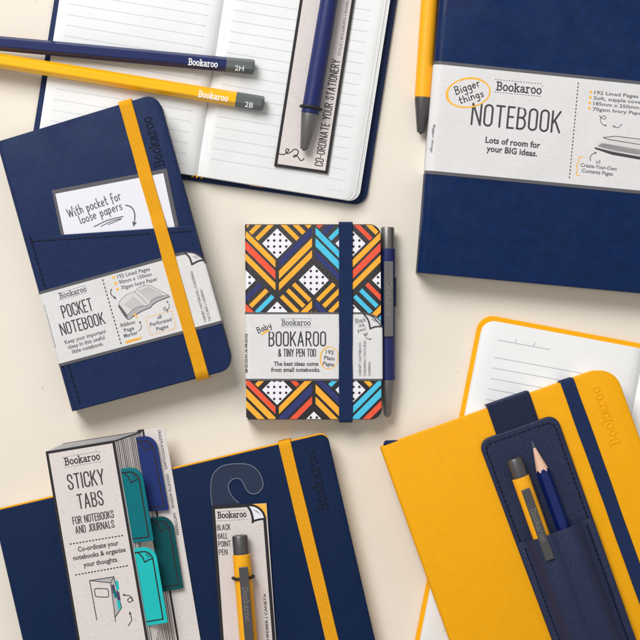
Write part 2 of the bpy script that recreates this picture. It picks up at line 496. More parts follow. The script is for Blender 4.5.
SLAB = {
 'B': (.66, [[(.0, 0), (.36, 0)] + A(.36, .26, .24, .26, -90, 90) + [(.14, .52)], [(.14, .52), (.34, .52)] + A(.34, .76, .21, .24, -90, 90) + [(.0, 1)], [(.14, 0), (.14, 1)]]),
 'o': (.56, [A(.28, .34, .23, .34, 0, 360, 16)]),
 'k': (.62, [[(.12, 0), (.12, 1), (.0, 1)], [(.0, 0), (.24, 0)], [(.12, .28), (.46, .66)], [(.26, .44), (.54, 0)], [(.44, 0), (.62, 0)], [(.36, .66), (.56, .66)]]),
 'a': (.56, [[(.07, .56)] + A(.25, .5, .17, .17, 130, 0) + [(.42, .06), (.55, 0)], A(.24, .19, .18, .19, 0, 360, 12)]),
 'r': (.5, [[(.0, .66), (.13, .66), (.13, 0)], [(.0, 0), (.28, 0)], [(.13, .42)] + A(.32, .48, .17, .18, 160, 40)]),
}
HAND = {
 'W': (.8, [[(0, .95), (.18, .02), (.38, .75), (.55, 0), (.8, 1.05)]]),
 'i': (.16, [[(.06, .55), (.08, .05), (.16, .05)], [(.07, .8), (.08, .86)]]),
 't': (.36, [[(.16, .95), (.14, .12), (.2, .02), (.32, .08)], [(0, .58), (.34, .62)]]),
 'h': (.42, [[(.04, 1), (.06, 0), (.08, .35)] + A(.22, .36, .14, .18, 170, 10) + [(.38, .02)]]),
 'p': (.42, [[(.04, .56), (.06, -.4)], [(.06, .3)] + A(.2, .28, .15, .27, 160, -160)]),
 'o': (.42, [A(.2, .28, .18, .27, 80, 440, 12)]),
 'c': (.36, [A(.2, .28, .18, .27, 50, 310, 9)]),
 'k': (.42, [[(.05, 1), (.06, 0)], [(.36, .55), (.08, .25), (.4, 0)]]),
 'e': (.4, [[(.03, .26), (.34, .32)] + A(.19, .28, .17, .27, 15, 310, 10)]),
 'f': (.36, [[(.36, .95)] + A(.22, .82, .12, .18, 70, 180, 4) + [(.1, -.15)], [(0, .5), (.3, .54)]]),
 'r': (.32, [[(.05, .55), (.07, 0)], [(.06, .3)] + A(.2, .4, .13, .15, 160, 40, 4)]),
 'l': (.18, [[(.06, 1), (.07, .06), (.16, .02)]]),
 's': (.32, [[(.3, .5)] + A(.17, .42, .12, .13, 45, 200, 5) + [(.25, .22)] + A(.14, .12, .13, .12, 30, -150, 5)]),
 'a': (.42, [[(.36, .56)] + A(.19, .28, .17, .27, 50, 320, 9) + [(.36, .5), (.36, .1), (.44, .02)]]),
 'B': (.5, [[(.06, 0), (.08, 1), (.28, .98)] + A(.25, .77, .17, .22, 80, -90, 6) + [(.1, .52)], [(.1, .52)] + A(.26, .27, .2, .26, 85, -90, 6) + [(.02, 0)]]),
 'g': (.42, [[(.36, .54)] + A(.19, .3, .16, .25, 50, 320, 8) + [(.36, .5), (.34, -.2)] + A(.18, -.25, .16, .17, 0, -150, 5)]),
 'n': (.42, [[(.04, .56), (.06, 0), (.08, .35)] + A(.22, .36, .14, .18, 170, 10) + [(.38, .02)]]),
 'b': (.42, [[(.05, 1), (.06, .02)], [(.06, .28)] + A(.21, .27, .16, .26, 160, -170, 9)]),
 'y': (.42, [[(.04, .56), (.08, .2), (.2, .08), (.34, .3)], [(.38, .58), (.3, -.1), (.18, -.36), (.04, -.3)]]),
 '!': (.1, [[(.05, .9), (.04, .3)], [(.04, .08), (.04, .03)]]), ' ': (.3, []),
}
FONTS = {'caps': (CAPS, .19), 'slab': (SLAB, .09), 'hand': (HAND, .12)}

_glyphs = {}
def font_mesh(text, weight):
    key = (text, weight)
    if key in _glyphs: return _glyphs[key]
    c = bpy.data.curves.new('lettering', 'FONT'); c.body = text; c.resolution_u = 2
    c.offset = weight
    o = bpy.data.objects.new('lettering', c); COL.objects.link(o)
    dg = bpy.context.evaluated_depsgraph_get()
    me = o.evaluated_get(dg).to_mesh()
    vs = [(v.co.x, v.co.y) for v in me.vertices]; fs = [tuple(p.vertices) for p in me.polygons]
    o.evaluated_get(dg).to_mesh_clear()
    bpy.data.objects.remove(o); bpy.data.curves.remove(c)
    x0 = min(v[0] for v in vs); x1 = max(v[0] for v in vs)
    vs = [((v[0] - x0) / (x1 - x0), v[1] / 0.72) for v in vs]
    _glyphs[key] = (vs, fs)
    return vs, fs

def put(mb, fr, text, style, a, b, cap, h, mi=0, weight=.12, relief=0.0, jitter=0.0):
    """letter a text along the baseline a -> b (pixels), capital height cap (pixels)"""
    P, Q = fr.loc(*a, h), fr.loc(*b, h)
    ex = (Q - P).to_2d(); Ln = ex.length; ex.normalize(); ey = Vector((-ex.y, ex.x)); P = P.to_2d()
    sy = cap * S * (D - h) / D
    if style == 'body':
        vs, fs = font_mesh(text, weight)
        z = h + fr.bump()
        mb.add([(*(P + ex * (x * Ln) + ey * (y * sy)), z) for x, y in vs], fs, mi)
        return
    G, gap = FONTS[style]
    tot = sum(G[c][0] for c in text) + gap * (len(text) - 1)
    sx = Ln / tot; x = 0; nr = 0
    for c in text:
        adv, polys = G[c]
        jy = random.uniform(-jitter, jitter)
        for pl in polys:
            pts = [P + ex * ((x + u) * sx) + ey * ((v + jy) * sy) for u, v in pl]
            nr = (nr + 1) % 9
            if relief: ridge(mb, pts, weight * sy, h, relief * (1 + .05 * nr), mi, closed=(len(pts) > 3 and (pts[0] - pts[-1]).length < 1e-5))
            else: strip(mb, pts, weight * sy, h + fr.bump(), mi, closed=(len(pts) > 3 and (pts[0] - pts[-1]).length < 1e-5), cap=True)
        x += adv + gap

def logo(mb, fr, a, b, cap, h, mi=0, weight=.15, dash=None, wd=.5, mdash=None):
    put(mb, fr, 'Bookaroo', 'slab', a, b, cap, h, mi, weight)
    d = Vector((b[0] - a[0], b[1] - a[1])).normalized(); u = Vector((d.y, -d.x))
    e = Vector(b) + u * cap * .98
    line(mb, fr, [tuple(e), tuple(e + d * cap * .12)], .7, h, mi)
    if dash:
        for s0, s1 in dash: dashed(mb, fr, s0, s1, 17, wd, h, mi if mdash is None else mdash)

def page_curl(mb, fr, a, tip, c, w, h, mi=0, white=None):
    """printed dog-ear: arc a->c, fold a->tip->c"""
    ar = smooth([a, ((a[0] * .55 + c[0] * .45) + (c[1] - a[1]) * .12, (a[1] * .55 + c[1] * .45) - (c[0] - a[0]) * .12), c], 6)
    f1 = smooth([a, ((a[0] + tip[0]) / 2 + (tip[1] - a[1]) * .1, (a[1] + tip[1]) / 2 - (tip[0] - a[0]) * .1), tip], 5)
    f2 = smooth([tip, ((c[0] + tip[0]) / 2, (c[1] + tip[1]) / 2 - abs(c[0] - tip[0]) * .08), c], 5)
    if white is not None: fill(mb, fr, f1 + f2[1:] + list(reversed(ar))[1:-1], h, white)
    line(mb, fr, ar, w * .75, h, mi); line(mb, fr, f1 + f2[1:], w, h, mi, cap=True)
    return ar

# ------------------------------------------------------------------ generic parts
def elastic(fr, parent, TLp, TRp, BRp, BLp, h, stations, matname, ribs=5, thick=.0007, label=None, name='elastic_band'):
    """ribbed strap; stations are (s, z) with s running from the top edge (0) to the bottom edge (1)"""
    mb = MB()
    q = [fr.loc(x, y, h) for x, y in (TLp, TRp, BRp, BLp)]
    n = ribs * 6
    vs = []; st = []
    for (s0, z0), (s1, z1) in zip(stations, stations[1:]):
        m = max(1, int((s1 - s0) * 60))
        for i in range(m): st.append((s0 + (s1 - s0) * i / m, z0 + (z1 - z0) * i / m))
    stations = st + [stations[-1]]; ph = random.uniform(0, 6)
    for s, z in stations:
        a, b = q[0].lerp(q[3], s), q[1].lerp(q[2], s)
        sd = (b - a).normalized()
        a = a + sd * .00010 * (math.sin(s * 17 + ph) + .5 * math.sin(s * 41 + 2 * ph)); b = b + sd * .00010 * (math.sin(s * 14 + ph * 1.7) + .5 * math.sin(s * 37 + ph))
        for k in range(n + 1):
            t = k / n
            p = a.lerp(b, t)
            zz = z + .00022 * abs(math.sin(math.pi * ribs * t)) ** .7
            if k in (0, n): zz = z - .0002
            vs.append((p.x, p.y, zz))
        for k in (n, 0):
            p = a.lerp(b, k / n); vs.append((p.x, p.y, z - thick))
    c = n + 3
    fs = [(i * c + k, (i + 1) * c + k, (i + 1) * c + (k + 1) % c, i * c + (k + 1) % c) for i in range(len(stations) - 1) for k in range(c)]
    mb.add(vs, fs)
    o = mb.build(name, matname, parent, sharp=60)
    return o
def wrap(h, zs, hgt, low=.001):
    """stations for a strap that goes over a notebook and down both ends"""
    e = .0013 / hgt
    st = [(-e, low), (-e, h - .0006), (-e * .7, h + .0002), (0.0, h + .0006)]
    return st + zs + [(1.0, h + .0006), (1 + e * .7, h + .0002), (1 + e, h - .0006), (1 + e, low)]

def lathe(mb, prof, n=32, zc=0.0, mi=0, xs=1.0):
    """revolve (y, r) about the Y axis at height zc"""
    vs = []; m = len(prof)
    for y, r in prof:
        for k in range(n):
            a = 2 * math.pi * k / n
            vs.append((xs * r * math.cos(a), y, zc + r * math.sin(a)))
    fs = [(i * n + k, i * n + (k + 1) % n, (i + 1) * n + (k + 1) % n, (i + 1) * n + k) for i in range(m - 1) for k in range(n)]
    fs.append(tuple(range(n))); fs.append(tuple((m - 1) * n + k for k in reversed(range(n))))
    mb.add(vs, [tuple(reversed(f)) for f in fs], mi)

def pen(name, label, z, tip, cone, neck, cap, wpx, colour, clip=None, metal='gun', group='ball point pens', letter=True, lift=0.0):
    """tip/cone/neck/cap: axis points in pixels from the writing end to the push button; clip=(top, bottom, width px)"""
    r = wpx * S * .5 * (D - z) / D
    deg = ang(tip, cap) - 90
    mid = ((tip[0] + cap[0]) / 2, (tip[1] + cap[1]) / 2)
    fr = Frame(*mid, z, deg)
    t = thing(name, label, 'pen', fr, group)
    Y = lambda p: fr.loc(*p, r).y
    yt, yc, yn, ye = Y(tip), Y(cone), Y(neck), Y(cap)
    b = MB(); e = .0003
    lathe(b, [(yc, r - e), (yc + e, r), (yn - e, r), (yn, r - e)], 36, r)
    b.build('barrel', colour, t)
    c = MB(); rt = r * .46
    lathe(c, [(yt - .0009, rt * .3), (yt - .0006, rt * .42), (yt, rt * .46), (yt, rt * .86), (yt + .0004, rt), (yc - .0012, r * .97), (yc, r * .97)], 36, r)
    c.build('tip', metal, t)
    d = MB(); rb = r * .88
    lathe(d, [(yn, rb), (ye - .0008, rb), (ye - .0002, rb * .93), (ye, rb * .82)], 36, r)
    d.build('push_button', metal, t, sharp=40)
    if clip:
        p0, p1, wp = clip
        h = 2 * r + .0009 + lift
        a, bb = fr.loc(*p0, h), fr.loc(*p1, h); hw = wp * S * .5
        ob = MB()
        x = (a.x + bb.x) / 2
        out = [(x - hw, bb.y), (x + hw, bb.y), (x + hw, a.y), (x - hw, a.y)]
        prism(ob, rpoly(out, .0004, 3), h - .0011, h, .00025)
        prism(ob, [(x - hw * .8, a.y - .004), (x + hw * .8, a.y - .004), (x + hw * .8, a.y - .0006), (x - hw * .8, a.y - .0006)], r * 1.6, h - .0008)
        cl = ob.build('clip', metal, t)
        if letter:
            lb = MB()
            G, gap = FONTS['slab']
            L = abs(a.y - bb.y) * .46; y0 = a.y - abs(a.y - bb.y) * .28
            tot = sum(G[q][0] for q in 'Bookaroo') + gap * 7; sx = L / tot; xx = 0; sy = hw * 1.15
            for q in 'Bookaroo':
                for pl in G[q][1]:
                    ridge(lb, [(x - hw * .5 + v * sy, y0 - (xx + u) * sx) for u, v in pl], sy * .15, h, .00008)
                xx += G[q][0] + gap
            lb.build('engraved_lettering', 'gun_letter', cl)
    return t, fr, r

def pencil(name, label, z, a, b, joint, wpx, colour, grade, logo_px, grade_px, group='pencils'):
    """a far end, b dipped end (pixels)"""
    R = wpx * S * .5; ap = R * math.cos(math.pi / 6)
    fr = Frame((a[0] + b[0]) / 2, (a[1] + b[1]) / 2, z, ang(a, b))
    t = thing(name, label, 'pencil', fr, group)
    def hexa(x, k):   # ring with softened edges; a flat faces up
        o = []
        for i in range(6):
            c = math.radians(60 * i)
            for d in (-25, -12, 12, 25):
                an = c + math.radians(d); rr = ap / math.cos(math.radians(d)) if abs(d) < 28 else R
                o.append((x, k * rr * math.sin(an), ap + k * rr * math.cos(an)))
        return o
    def tube(st):
        mb = MB(); vs = []; n = 24
        for x, k in st: vs += hexa(x, k)
        fs = [(i * n + j, (i + 1) * n + j, (i + 1) * n + (j + 1) % n, i * n + (j + 1) % n) for i in range(len(st) - 1) for j in range(n)]
        fs += [tuple(reversed(range(n))), tuple((len(st) - 1) * n + j for j in range(n))]
        mb.add(vs, [tuple(reversed(f)) for f in fs]); return mb
    X = lambda p: fr.loc(*p, ap).x
    xa, xb, xj = X(a), X(b), X(joint)
    mb = tube([(xa, 1), (xj, 1)])
    h = 2 * ap + .00004
    put(mb, fr, 'Bookaroo', 'slab', logo_px[0], logo_px[1], logo_px[2], h, 1, .15)
    mb.build('body', [colour, 'white_ink'], t, sharp=15)
    mb = tube([(xj, 1.015), (xb - .0012, 1.015), (xb - .0005, .96), (xb - .0001, .84), (xb, .7)])
    put(mb, fr, grade, 'body', grade_px[0], grade_px[1], grade_px[2], h + .00006, 1, .015)
    mb.build('dipped_end', ['dip', 'grade_ink'], t, sharp=15)
    return t

# ------------------------------------------------------------------ TABLE
mb = MB(); mb.add([(-3, -3, 0), (3, -3, 0), (3, 3, 0), (-3, 3, 0)], [(0, 1, 2, 3)])
tb = mb.build('tabletop', 'table', None); tb['kind'] = 'structure'; tb['label'] = 'plain cream tabletop under the stationery'

EPS = .00004
# ------------------------------------------------------------------ OPEN NAVY NOTEBOOK (top)
PZ = .0072
def open_notebook(label, cov, crad, pages_l, pages_r, gut_b, colour, rules, z=PZ, stepped=True, ribbon=True, fr=None):
    t = thing('open_notebook', label, 'notebook', fr, 'open notebooks')
    mb = MB(); prism(mb, fr.pts(rpoly(cov, crad), .002), .0, .002, .0006, bev_low=.0005)
    mb.build('cover', colour, t)
    def block(TLp, TRp, BRp, BLp, gutter_right, corner):
        mb = MB()
        def cols(W):
            c = []
            sags = [(0.0, .0034), (.0006, .0025), (.0014, .0016), (.003, .0007), (.006, .0002), (.010, 0)]
            near = [(d, z - s, 0, 0) for d, s in sags]
            far = []
            for k in range(0, 11):
                a = math.pi / 2 * k / 10
                d = corner * (1 - math.sin(a)); e = corner * (1 - math.cos(a))
                far.append((d, z - .0004 * math.sin(a), e, e))
            if gutter_right: return [(d, q, e, f) for d, q, e, f in reversed(far)] + [(W - d, q, e, f) for d, q, e, f in reversed(near)]
            return near + [(W - d, q, e, f) for d, q, e, f in far]
        loft(mb, fr, TLp, TRp, BRp, BLp, z, cols, z - .0025, zmin=.0022, bev=.0002)
        return mb
    mb = block(*pages_l, True, .006)
    rules(mb, fr, 'l'); mb.build('page_block', ['paper', 'rule'], t)
    mb = block(*pages_r, False, .006)
    if stepped:
        pass
    mb.build('page_block', ['paper', 'rule'], t)
    return t

frA = Frame(200, 40, 0, ang((36, 150.6), (351, 200.6)))
def rulesA(mb, fr, side):
    h = PZ + EPS; dv = (-1.66, 10.62); sl = .163
    if side == 'r':
        for i in range(0, 28):
            x, y = 210.6 - dv[0] * i, 158.7 - dv[1] * i
            x2 = 344.5 - dv[0] * i
            if i == 0: pass
            line(mb, fr, [(x, y), (x2, y + (x2 - x) * sl)], .75, h, 1)
        dashed(mb, fr, (326, 189), (342.5, 191.4), 6, 1.0, h, 1)
    else:
        for i in range(0, 27):
            x2, y2 = 184 - dv[0] * i, 164 - dv[1] * i
            x1 = 47.5 - dv[0] * i
            line(mb, fr, [(x1, y2 - (x2 - x1) * sl), (x2, y2)], .75, h, 1)
tA = open_notebook('open lined notebook with navy cover, pencils lying across its white pages', [(29, 157), (365.6, 206), (408, -71), (73, -119.5)], [13, 13, 13, 13],
    [(77.3, -118), (237.4, -93), (196.2, 175.8), (36, 150.6)], [(237.6, -93), (401, -69), (358.6, 202), (196.4, 175.8)], None, 'navy', rulesA, fr=frA)
# the uppermost leaves of the right page lie a little back from the stack, and show as steps
for (br, tr, zz) in (((354.6, 201.5), (397.5, -69), .00025), ((351.2, 200.7), (394.3, -69), .0005)):
    mb = MB()
    def sheet_cols(W, zz=zz):
        c = [(.0028, PZ - .0010, 0, 0), (.0036, PZ - .0005, 0, 0), (.0046, PZ - .0001 + zz * .4, 0, 0), (.0058, PZ + zz * .75, 0, 0), (.0074, PZ + zz * .97, 0, 0), (.010, PZ + zz, 0, 0)]
        for k in range(1, 8): c.append((.0181 + (W - .006 - .0181) * k / 7, PZ + zz, 0, 0))
        for k in range(1, 11):
            a = math.pi / 2 * k / 10
            c.append((W - .005 * (1 - math.sin(a)), PZ + zz, .005 * (1 - math.cos(a)), .005 * (1 - math.cos(a))))
        return c
    loft(mb, frA, (237.6, -93), tr, br, (196.4, 175.6), PZ, sheet_cols, .0003, bev=.00005)
    if zz > .0004:
        PZ_old = PZ; PZ = PZ + zz; rulesA(mb, frA, 'r'); PZ = PZ_old
    mb.build('page', ['paper', 'rule'], tA)
mb = MB()
for k in range(6):
    prism(mb, frA.pts([(189.5 + 2.2 * k, 173.6 + .34 * k), (191.7 + 2.2 * k, 173.9 + .34 * k), (191.4 + 2.2 * k, 176.9 + .34 * k), (189.2 + 2.2 * k, 176.6 + .34 * k)], .0042), .002, .0046, .0004, mi=k % 2)
mb.build('headband', ['ink_black', 'yellow_elastic'], tA)
mb = MB()
prism(mb, frA.pts([(250, 181), (263, 183), (262.4, 187.6), (249.4, 185.6)], .0024), .0022, .0026)
mb.build('ribbon_marker', 'yellow_elastic', tA)
RP = PZ + .0005     # right page level

# ------------------------------------------------------------------ PENCILS on it
pencil('pencil', 'navy hexagonal pencil with grey dipped end marked 2H', PZ + .0006, (-63, 38.5), (254.4, 68), (226.6, 65.4), 15.2, 'pencil_navy', '2H',
       ((188.3, 64.6), (217.4, 67.3), 6.0), ((234.7, 70.3), (243.6, 71.1), 5.4))
pencil('pencil', 'yellow hexagonal pencil with grey dipped end marked 2B', PZ + .0006, (-52, 53), (263.8, 104.6), (236, 100.1), 15.2, 'pencil_yellow', '2B',
       ((198.2, 96.6), (227.6, 101.4), 6.0), ((244.6, 106.6), (252.8, 107.9), 5.4))

# ------------------------------------------------------------------ HANG CARD with navy pen (top)
frC = Frame(310, 100, RP, ang((274.5, 166), (327.3, 173.6)))
tC = thing('pen_card', 'grey card reading co-ordinate your stationery, lying on the open navy notebook', 'pen card', frC, 'cards that pens are strapped to')
CT = .0012
mb = MB()
pl = [(274.5, 166), (327.3, 173.6), (364, -62), (311, -70)]
prism(mb, frC.pts(pl, CT), 0.0, CT, .0001, seg=1, mi=1, mtop=0)
h = CT + EPS
line(mb, frC, [(275.7, 165.0), (326.4, 172.3), (362.6, -60.8), (312, -68)], 2.9, h, 1, closed=True)
put(mb, frC, 'CO-ORDINATE YOUR STATIONERY', 'caps', (322.4, 166.3), (339.9, 60.6), 7.6, h, 1, .125)
put(mb, frC, 'STYLO | BOLIGRAFO | KUGELSCHREIBER', 'body', (340.4, 55.8), (352, -20), 2.6, h, 2, .012)
sq = [(277, 153), (281, 154.3), (284.3, 154.4), (287.7, 151.8), (288.9, 149.6), (286.9, 148.9), (285.7, 151.3), (287.7, 153.5), (291.2, 151.8), (294.6, 149.2), (298, 150.6), (298, 153.5), (294.6, 157), (293.4, 156.1), (295.5, 155.2), (298, 157), (299.8, 159.9), (302.3, 160.4), (304.1, 158.2)]
line(mb, frC, smooth(sq), 1.0, h, 1, cap=True)
mb.build('card', ['kraft_pink', 'ink_black', 'ink_soft'], tC)
pn, frp, r = pen('pen', 'navy pen with grey tip strapped to the grey card on the open notebook', RP + CT, (304.2, 149.3), (309.6, 114), (337, -52), (342, -74), 17.6, 'pen_navy')
def cord(fr_card, parent, pfr, r, px, z):
    """black elastic cord round a pen barrel and through its card"""
    c = pfr.loc(*px, r)
    mb = MB(); n, k = 40, 8; rr = .0008
    vs = []; mt = fr_card.I @ pfr.M
    for i in range(n):
        a = 2 * math.pi * i / n
        R = r + rr * .8
        wx = R * math.cos(a); wz = R * math.sin(a)
        wz = max(wz, -r - .0003)
        for j in range(k):
            b = 2 * math.pi * j / k
            f = 1 + rr * math.cos(b) / R
            vs.append(mt @ Vector((wx * f * (1.06 if wz < 0 else 1.0), c.y + rr * math.sin(b), r + wz * f)))
    fs = [(i * k + j, i * k + (j + 1) % k, ((i + 1) % n) * k + (j + 1) % k, ((i + 1) % n) * k + j) for i in range(n) for j in range(k)]
    mb.add(vs, fs); mb.build('elastic_cord', 'rubber', parent)
cord(frC, tC, frp, r, (310.6, 107.6), 0)

# ------------------------------------------------------------------ LARGE NAVY NOTEBOOK (top right)
BH = .016
BIG = [(451, -146), (792, -115), (751.5, 303.5), (417.2, 272.3)]
frB = Frame(600, 90, 0, ang((417.2, 272.3), (613.8, 290.5)))
tB = thing('notebook', 'large navy notebook wrapped in a grey paper band reading NOTEBOOK', 'notebook', frB, 'closed notebooks')
def closed(fr, t, q, h, cover, edge, spine=.003, corner=.007, bt=.0014, inset=.0016, ins_top=None):
    mb = MB(); loft(mb, fr, *q, h, cover_cols(h, spine, corner, bt), bt, bev=.0004)
    c = mb.build('cover', cover, t, sharp=50)
    k = [fr.loc(x, y, h) for x, y in q]
    u = (k[1] - k[0]).normalized(); v = (k[3] - k[0]).normalized()
    it = inset if ins_top is None else ins_top
    ul = max(.001, spine)
    out = [k[0] + v * it + u * ul, k[1] + v * it - u * inset, k[2] - v * inset - u * inset, k[3] - v * inset + u * ul]
    mb = MB(); prism(mb, rpoly([tuple(p.to_2d()) for p in out], [0, corner, corner, 0]), bt + .0001, h - bt - .0001)
    mb.build('page_block', edge, t)
    ib = .0003
    out = [k[0] + v * ib + u * .0006, k[1] + v * ib - u * ib, k[2] - v * ib - u * ib, k[3] - v * ib + u * .0006]
    mb = MB(); prism(mb, rpoly([tuple(p.to_2d()) for p in out], [0, corner, corner, 0]), 0, bt, .0004)
    mb.build('back_cover', cover, t)
    return c
closed(frB, tB, BIG, BH, 'navy_big', 'page_edge', spine=.0048)
bh = BH + .0003
mb = MB()
def band_cols(h, spine, top_curve=None, drop=.0015, low=.0):
    def f(W):
        c = [(-.0002, low, 0, 0), (-.0002, h - spine, 0, 0)]
        for k in range(1, 9):
            a = math.pi / 2 * k / 8
            c.append((spine * (1 - math.cos(a)) - .0002 * math.cos(a), h - spine + spine * math.sin(a), 0, 0))
        xs = [spine + (W - spine) * k / 60 for k in range(1, 61)]
        for x in xs:
            c.append((x, h, top_curve(x / W) if top_curve else 0, 0))
        e = c[-1][2]
        c.append((W + .0002, h - .0002, e, 0)); c.append((W + .0003, h - .001, e, 0)); c.append((W + .0003, low + .004, e, 0))
        return c
    return f
# the band's corners lie on the notebook's own edges
def edge_pt(p, q, y):
    t = (y - p[1]) / (q[1] - p[1]); return (p[0] + (q[0] - p[0]) * t, y)
bq = [edge_pt(BIG[0], BIG[3], 60.4), edge_pt(BIG[1], BIG[2], 60.4 + 355 * .0966), edge_pt(BIG[1], BIG[2], 173.4 + 345 * .0928), edge_pt(BIG[0], BIG[3], 173.4)]
loft(mb, frB, *bq, bh, band_cols(bh, .005), .0002, border=.0018, mi=0, mborder=1)
h = bh + EPS
MI = ['kraft', 'band_edge', 'ink', 'ink_yellow', 'ink_soft', 'fill_grey', 'fill_light', 'ink_black']
logo(mb, frB, (496.3, 89.8), (541.2, 94.0), 7.9, h, 2, .17, [((494.9, 79.4), (542.7, 84.0)), ((494.1, 91.9), (541.9, 96.5))], .55)
put(mb, frB, 'NOTEBOOK', 'caps', (471.4, 124.2), (559.2, 132.6), 20.8, h, 2, .095)
put(mb, frB, 'Lots of room for', 'body', (485.2, 142.6), (540, 148.2), 6.3, h, 2, .028)
put(mb, frB, 'your BIG ideas.', 'body', (486.3, 151.2), (537, 156.6), 6.3, h, 2, .028)
put(mb, frB, 'Bigger', 'hand', (456.0, 94.6), (480.5, 86.2), 8.0, h, 7, .12, jitter=.03)
put(mb, frB, 'things', 'hand', (460.0, 103.8), (484, 96.2), 7.2, h, 7, .13, jitter=.03)
el = ell(468.1, 93.0, 22.0, 14.3, -8, -110, 246, 40)
line(mb, frB, el, 1.5, h, 3); line(mb, frB, ell(468.6, 92.8, 21.0, 15.0, -9, 160, 330, 24), 1.0, h, 3); line(mb, frB, ell(468.4, 93.4, 21.8, 13.5, -7, 40, 190, 24), 1.1, h, 3)
dashed(mb, frB, (578.4, 82.5), (569.2, 180), 27, 1.0, h, 2, .55)
for i, (s, L) in enumerate((('192 Lined Pages', 44), ('Soft, supple cover', 50), ('185mm x 250mm', 46), ('70gsm Ivory Paper', 52))):
    x, y = 594.2 - .55 * i, 94.0 + 5.5 * i
    put(mb, frB, s, 'body', (x, y), (x + L, y + L * .093), 3.5, h, 4, .018)
    cx, cy = 590.8 - .5 * i, 92.0 + 5.4 * i
    fill(mb, frB, [(cx - 1.1, cy - 1.4), (cx + 1.3, cy - 1.2), (cx + 1.1, cy + 1.5), (cx - 1.3, cy + 1.2)], h, 3)
cl = [(599.5, 115), (601, 117.6), (604.5, 119.2), (606, 117.2), (603.6, 115.8), (600.8, 118), (600.6, 121.5), (602.5, 124.2), (605.2, 125.6)]
line(mb, frB, smooth(cl), .7, h, 4); arrowhead(mb, frB, (607, 126.2), (603.5, 124.2), 2.6, h, 4)
arrowhead(mb, frB, (616, 127), (612.6, 126), 2.6, h, 4); line(mb, frB, smooth([(612.6, 126), (618, 127.6), (622, 124)]), .7, h, 4)
# the little open book on the band
fill(mb, frB, [(595, 147.5), (599, 142), (603.5, 140.5), (640, 144), (650, 158), (613, 151.8)], h, 6)
fill(mb, frB, [(595, 147.2), (613, 151.8), (650, 158.5), (650, 161.5), (612, 154.8), (594.6, 148.8)], h, 2)
fill(mb, frB, [(597.5, 146), (600.5, 143.4), (640, 150.5), (640, 155), (613, 151.2)], h, 5)
for k in range(4): line(mb, frB, [(598.5 + k * 1.2, 146.2 - .9 * k), (640, 154.4 - 1.5 * k)], .5, h, 2)
fill(mb, frB, [(603, 137.6), (615, 136.2), (652, 140.6), (640, 144.6), (608, 139.4)], h, 6); line(mb, frB, [(652, 140.6), (615, 136.2), (603, 137.6), (608, 139.4), (640, 144.6)], .7, h, 2)
line(mb, frB, smooth([(590.4, 161), (590.2, 157.5), (592, 154.6), (595, 153)]), .8, h, 4); arrowhead(mb, frB, (597, 151.9), (593.5, 153.9), 2.8, h, 4)
put(mb, frB, 'x3', 'body', (595.6, 163.0), (600.2, 163.5), 3.2, h, 4, .018)
put(mb, frB, 'Create-Your-Own', 'body', (580.4, 166.6), (616.5, 170.8), 3.9, h, 4, .019)
put(mb, frB, 'Contents Pages', 'body', (581.6, 172.2), (612.8, 175.8), 3.9, h, 4, .019)
line(mb, frB, [(583, 157.2), (579, 156.8), (577.9, 163.6), (576.4, 165.4), (577.4, 167.4), (576.4, 175), (580.4, 175.6)], .9, h, 3)
put(mb, frB, 'Bigger things', 'body', (433.2, 124.5), (430.2, 152), 2.2, h, 4, .012)
mb.build('paper_band', MI, tB, sharp=50)

# ------------------------------------------------------------------ YELLOW PEN beside it
pen('pen', 'yellow pen with dark tip lying against the spine of the large navy notebook', 0, (420.4, 132.6), (422.3, 97.8), (433, -58), (434.6, -80), 17.2, 'pen_yellow', metal='gun_dark')

# ------------------------------------------------------------------ POCKET NOTEBOOK (left)
HP = .0155
frP = Frame(71.6, 411.8, 0, ang((71.6, 411.8), (234.3, 368.6)), 3.4)
PK = [(-4, 142), (157.3, 93), (234.3, 368.6), (71.6, 411.8)]
tP = thing('notebook', 'navy notebook with stitched front pocket, yellow elastic and POCKET NOTEBOOK band', 'notebook', frP, 'closed notebooks')
cv = closed(frP, tP, PK, HP, 'navy', 'page_edge', spine=.0026, corner=.0075)
mb = MB(); put(mb, frP, 'Bookaroo', 'slab', (164.4, 165.4), (150.6, 116.2), 9.4, HP, 0, .16, relief=.00007)
mb.build('pressed_logo', 'deboss_navy', cv)
# front pocket
fz0, fz1 = HP + .0005, HP + .0013
def on(p, q, y):
    t = (y - p[1]) / (q[1] - p[1]); return (p[0] + (q[0] - p[0]) * t, y)
mb = MB()
fl = [on(PK[0], PK[3], 238), on(PK[1], PK[2], 225.6), PK[2], PK[3]]
fl = [(fl[0][0] + 3.2, 237.2), (fl[1][0] - .4, fl[1][1]), (PK[2][0] - .4, PK[2][1] - .3), (PK[3][0] + 4.4, PK[3][1] - 1.6)]
prism(mb, frP.pts(rpoly(fl, [0, 2.5, 13, 0]), fz1), HP - .0001, fz1, .00045)
pk = mb.build('front_pocket', 'navy', tP)
mb = MB()
def stitches(mb, fr, pl, h, n, w=1.3, rel=.00035, fillr=.6, mi=0, skip=None):
    seg = [math.dist(pl[i], pl[i + 1]) for i in range(len(pl) - 1)]; tot = sum(seg)
    def at(s):
        for i, L in enumerate(seg):
            if s <= L or i == len(seg) - 1:
                t = s / L; return (pl[i][0] + (pl[i + 1][0] - pl[i][0]) * t, pl[i][1] + (pl[i + 1][1] - pl[i][1]) * t)
            s -= L
    for k in range(n):
        a, b = at(tot * k / n), at(tot * (k + fillr) / n)
        if skip and skip[0] < a[0] < skip[1]: continue
        ridge(mb, fr.pts([a, b], h), w * S, h - .00008, rel, mi)
stitches(mb, frP, [(32, 241.4), (60, 239.4), (193, 231)], fz1, 31, 1.9, .00024, .42, skip=(151, 171))
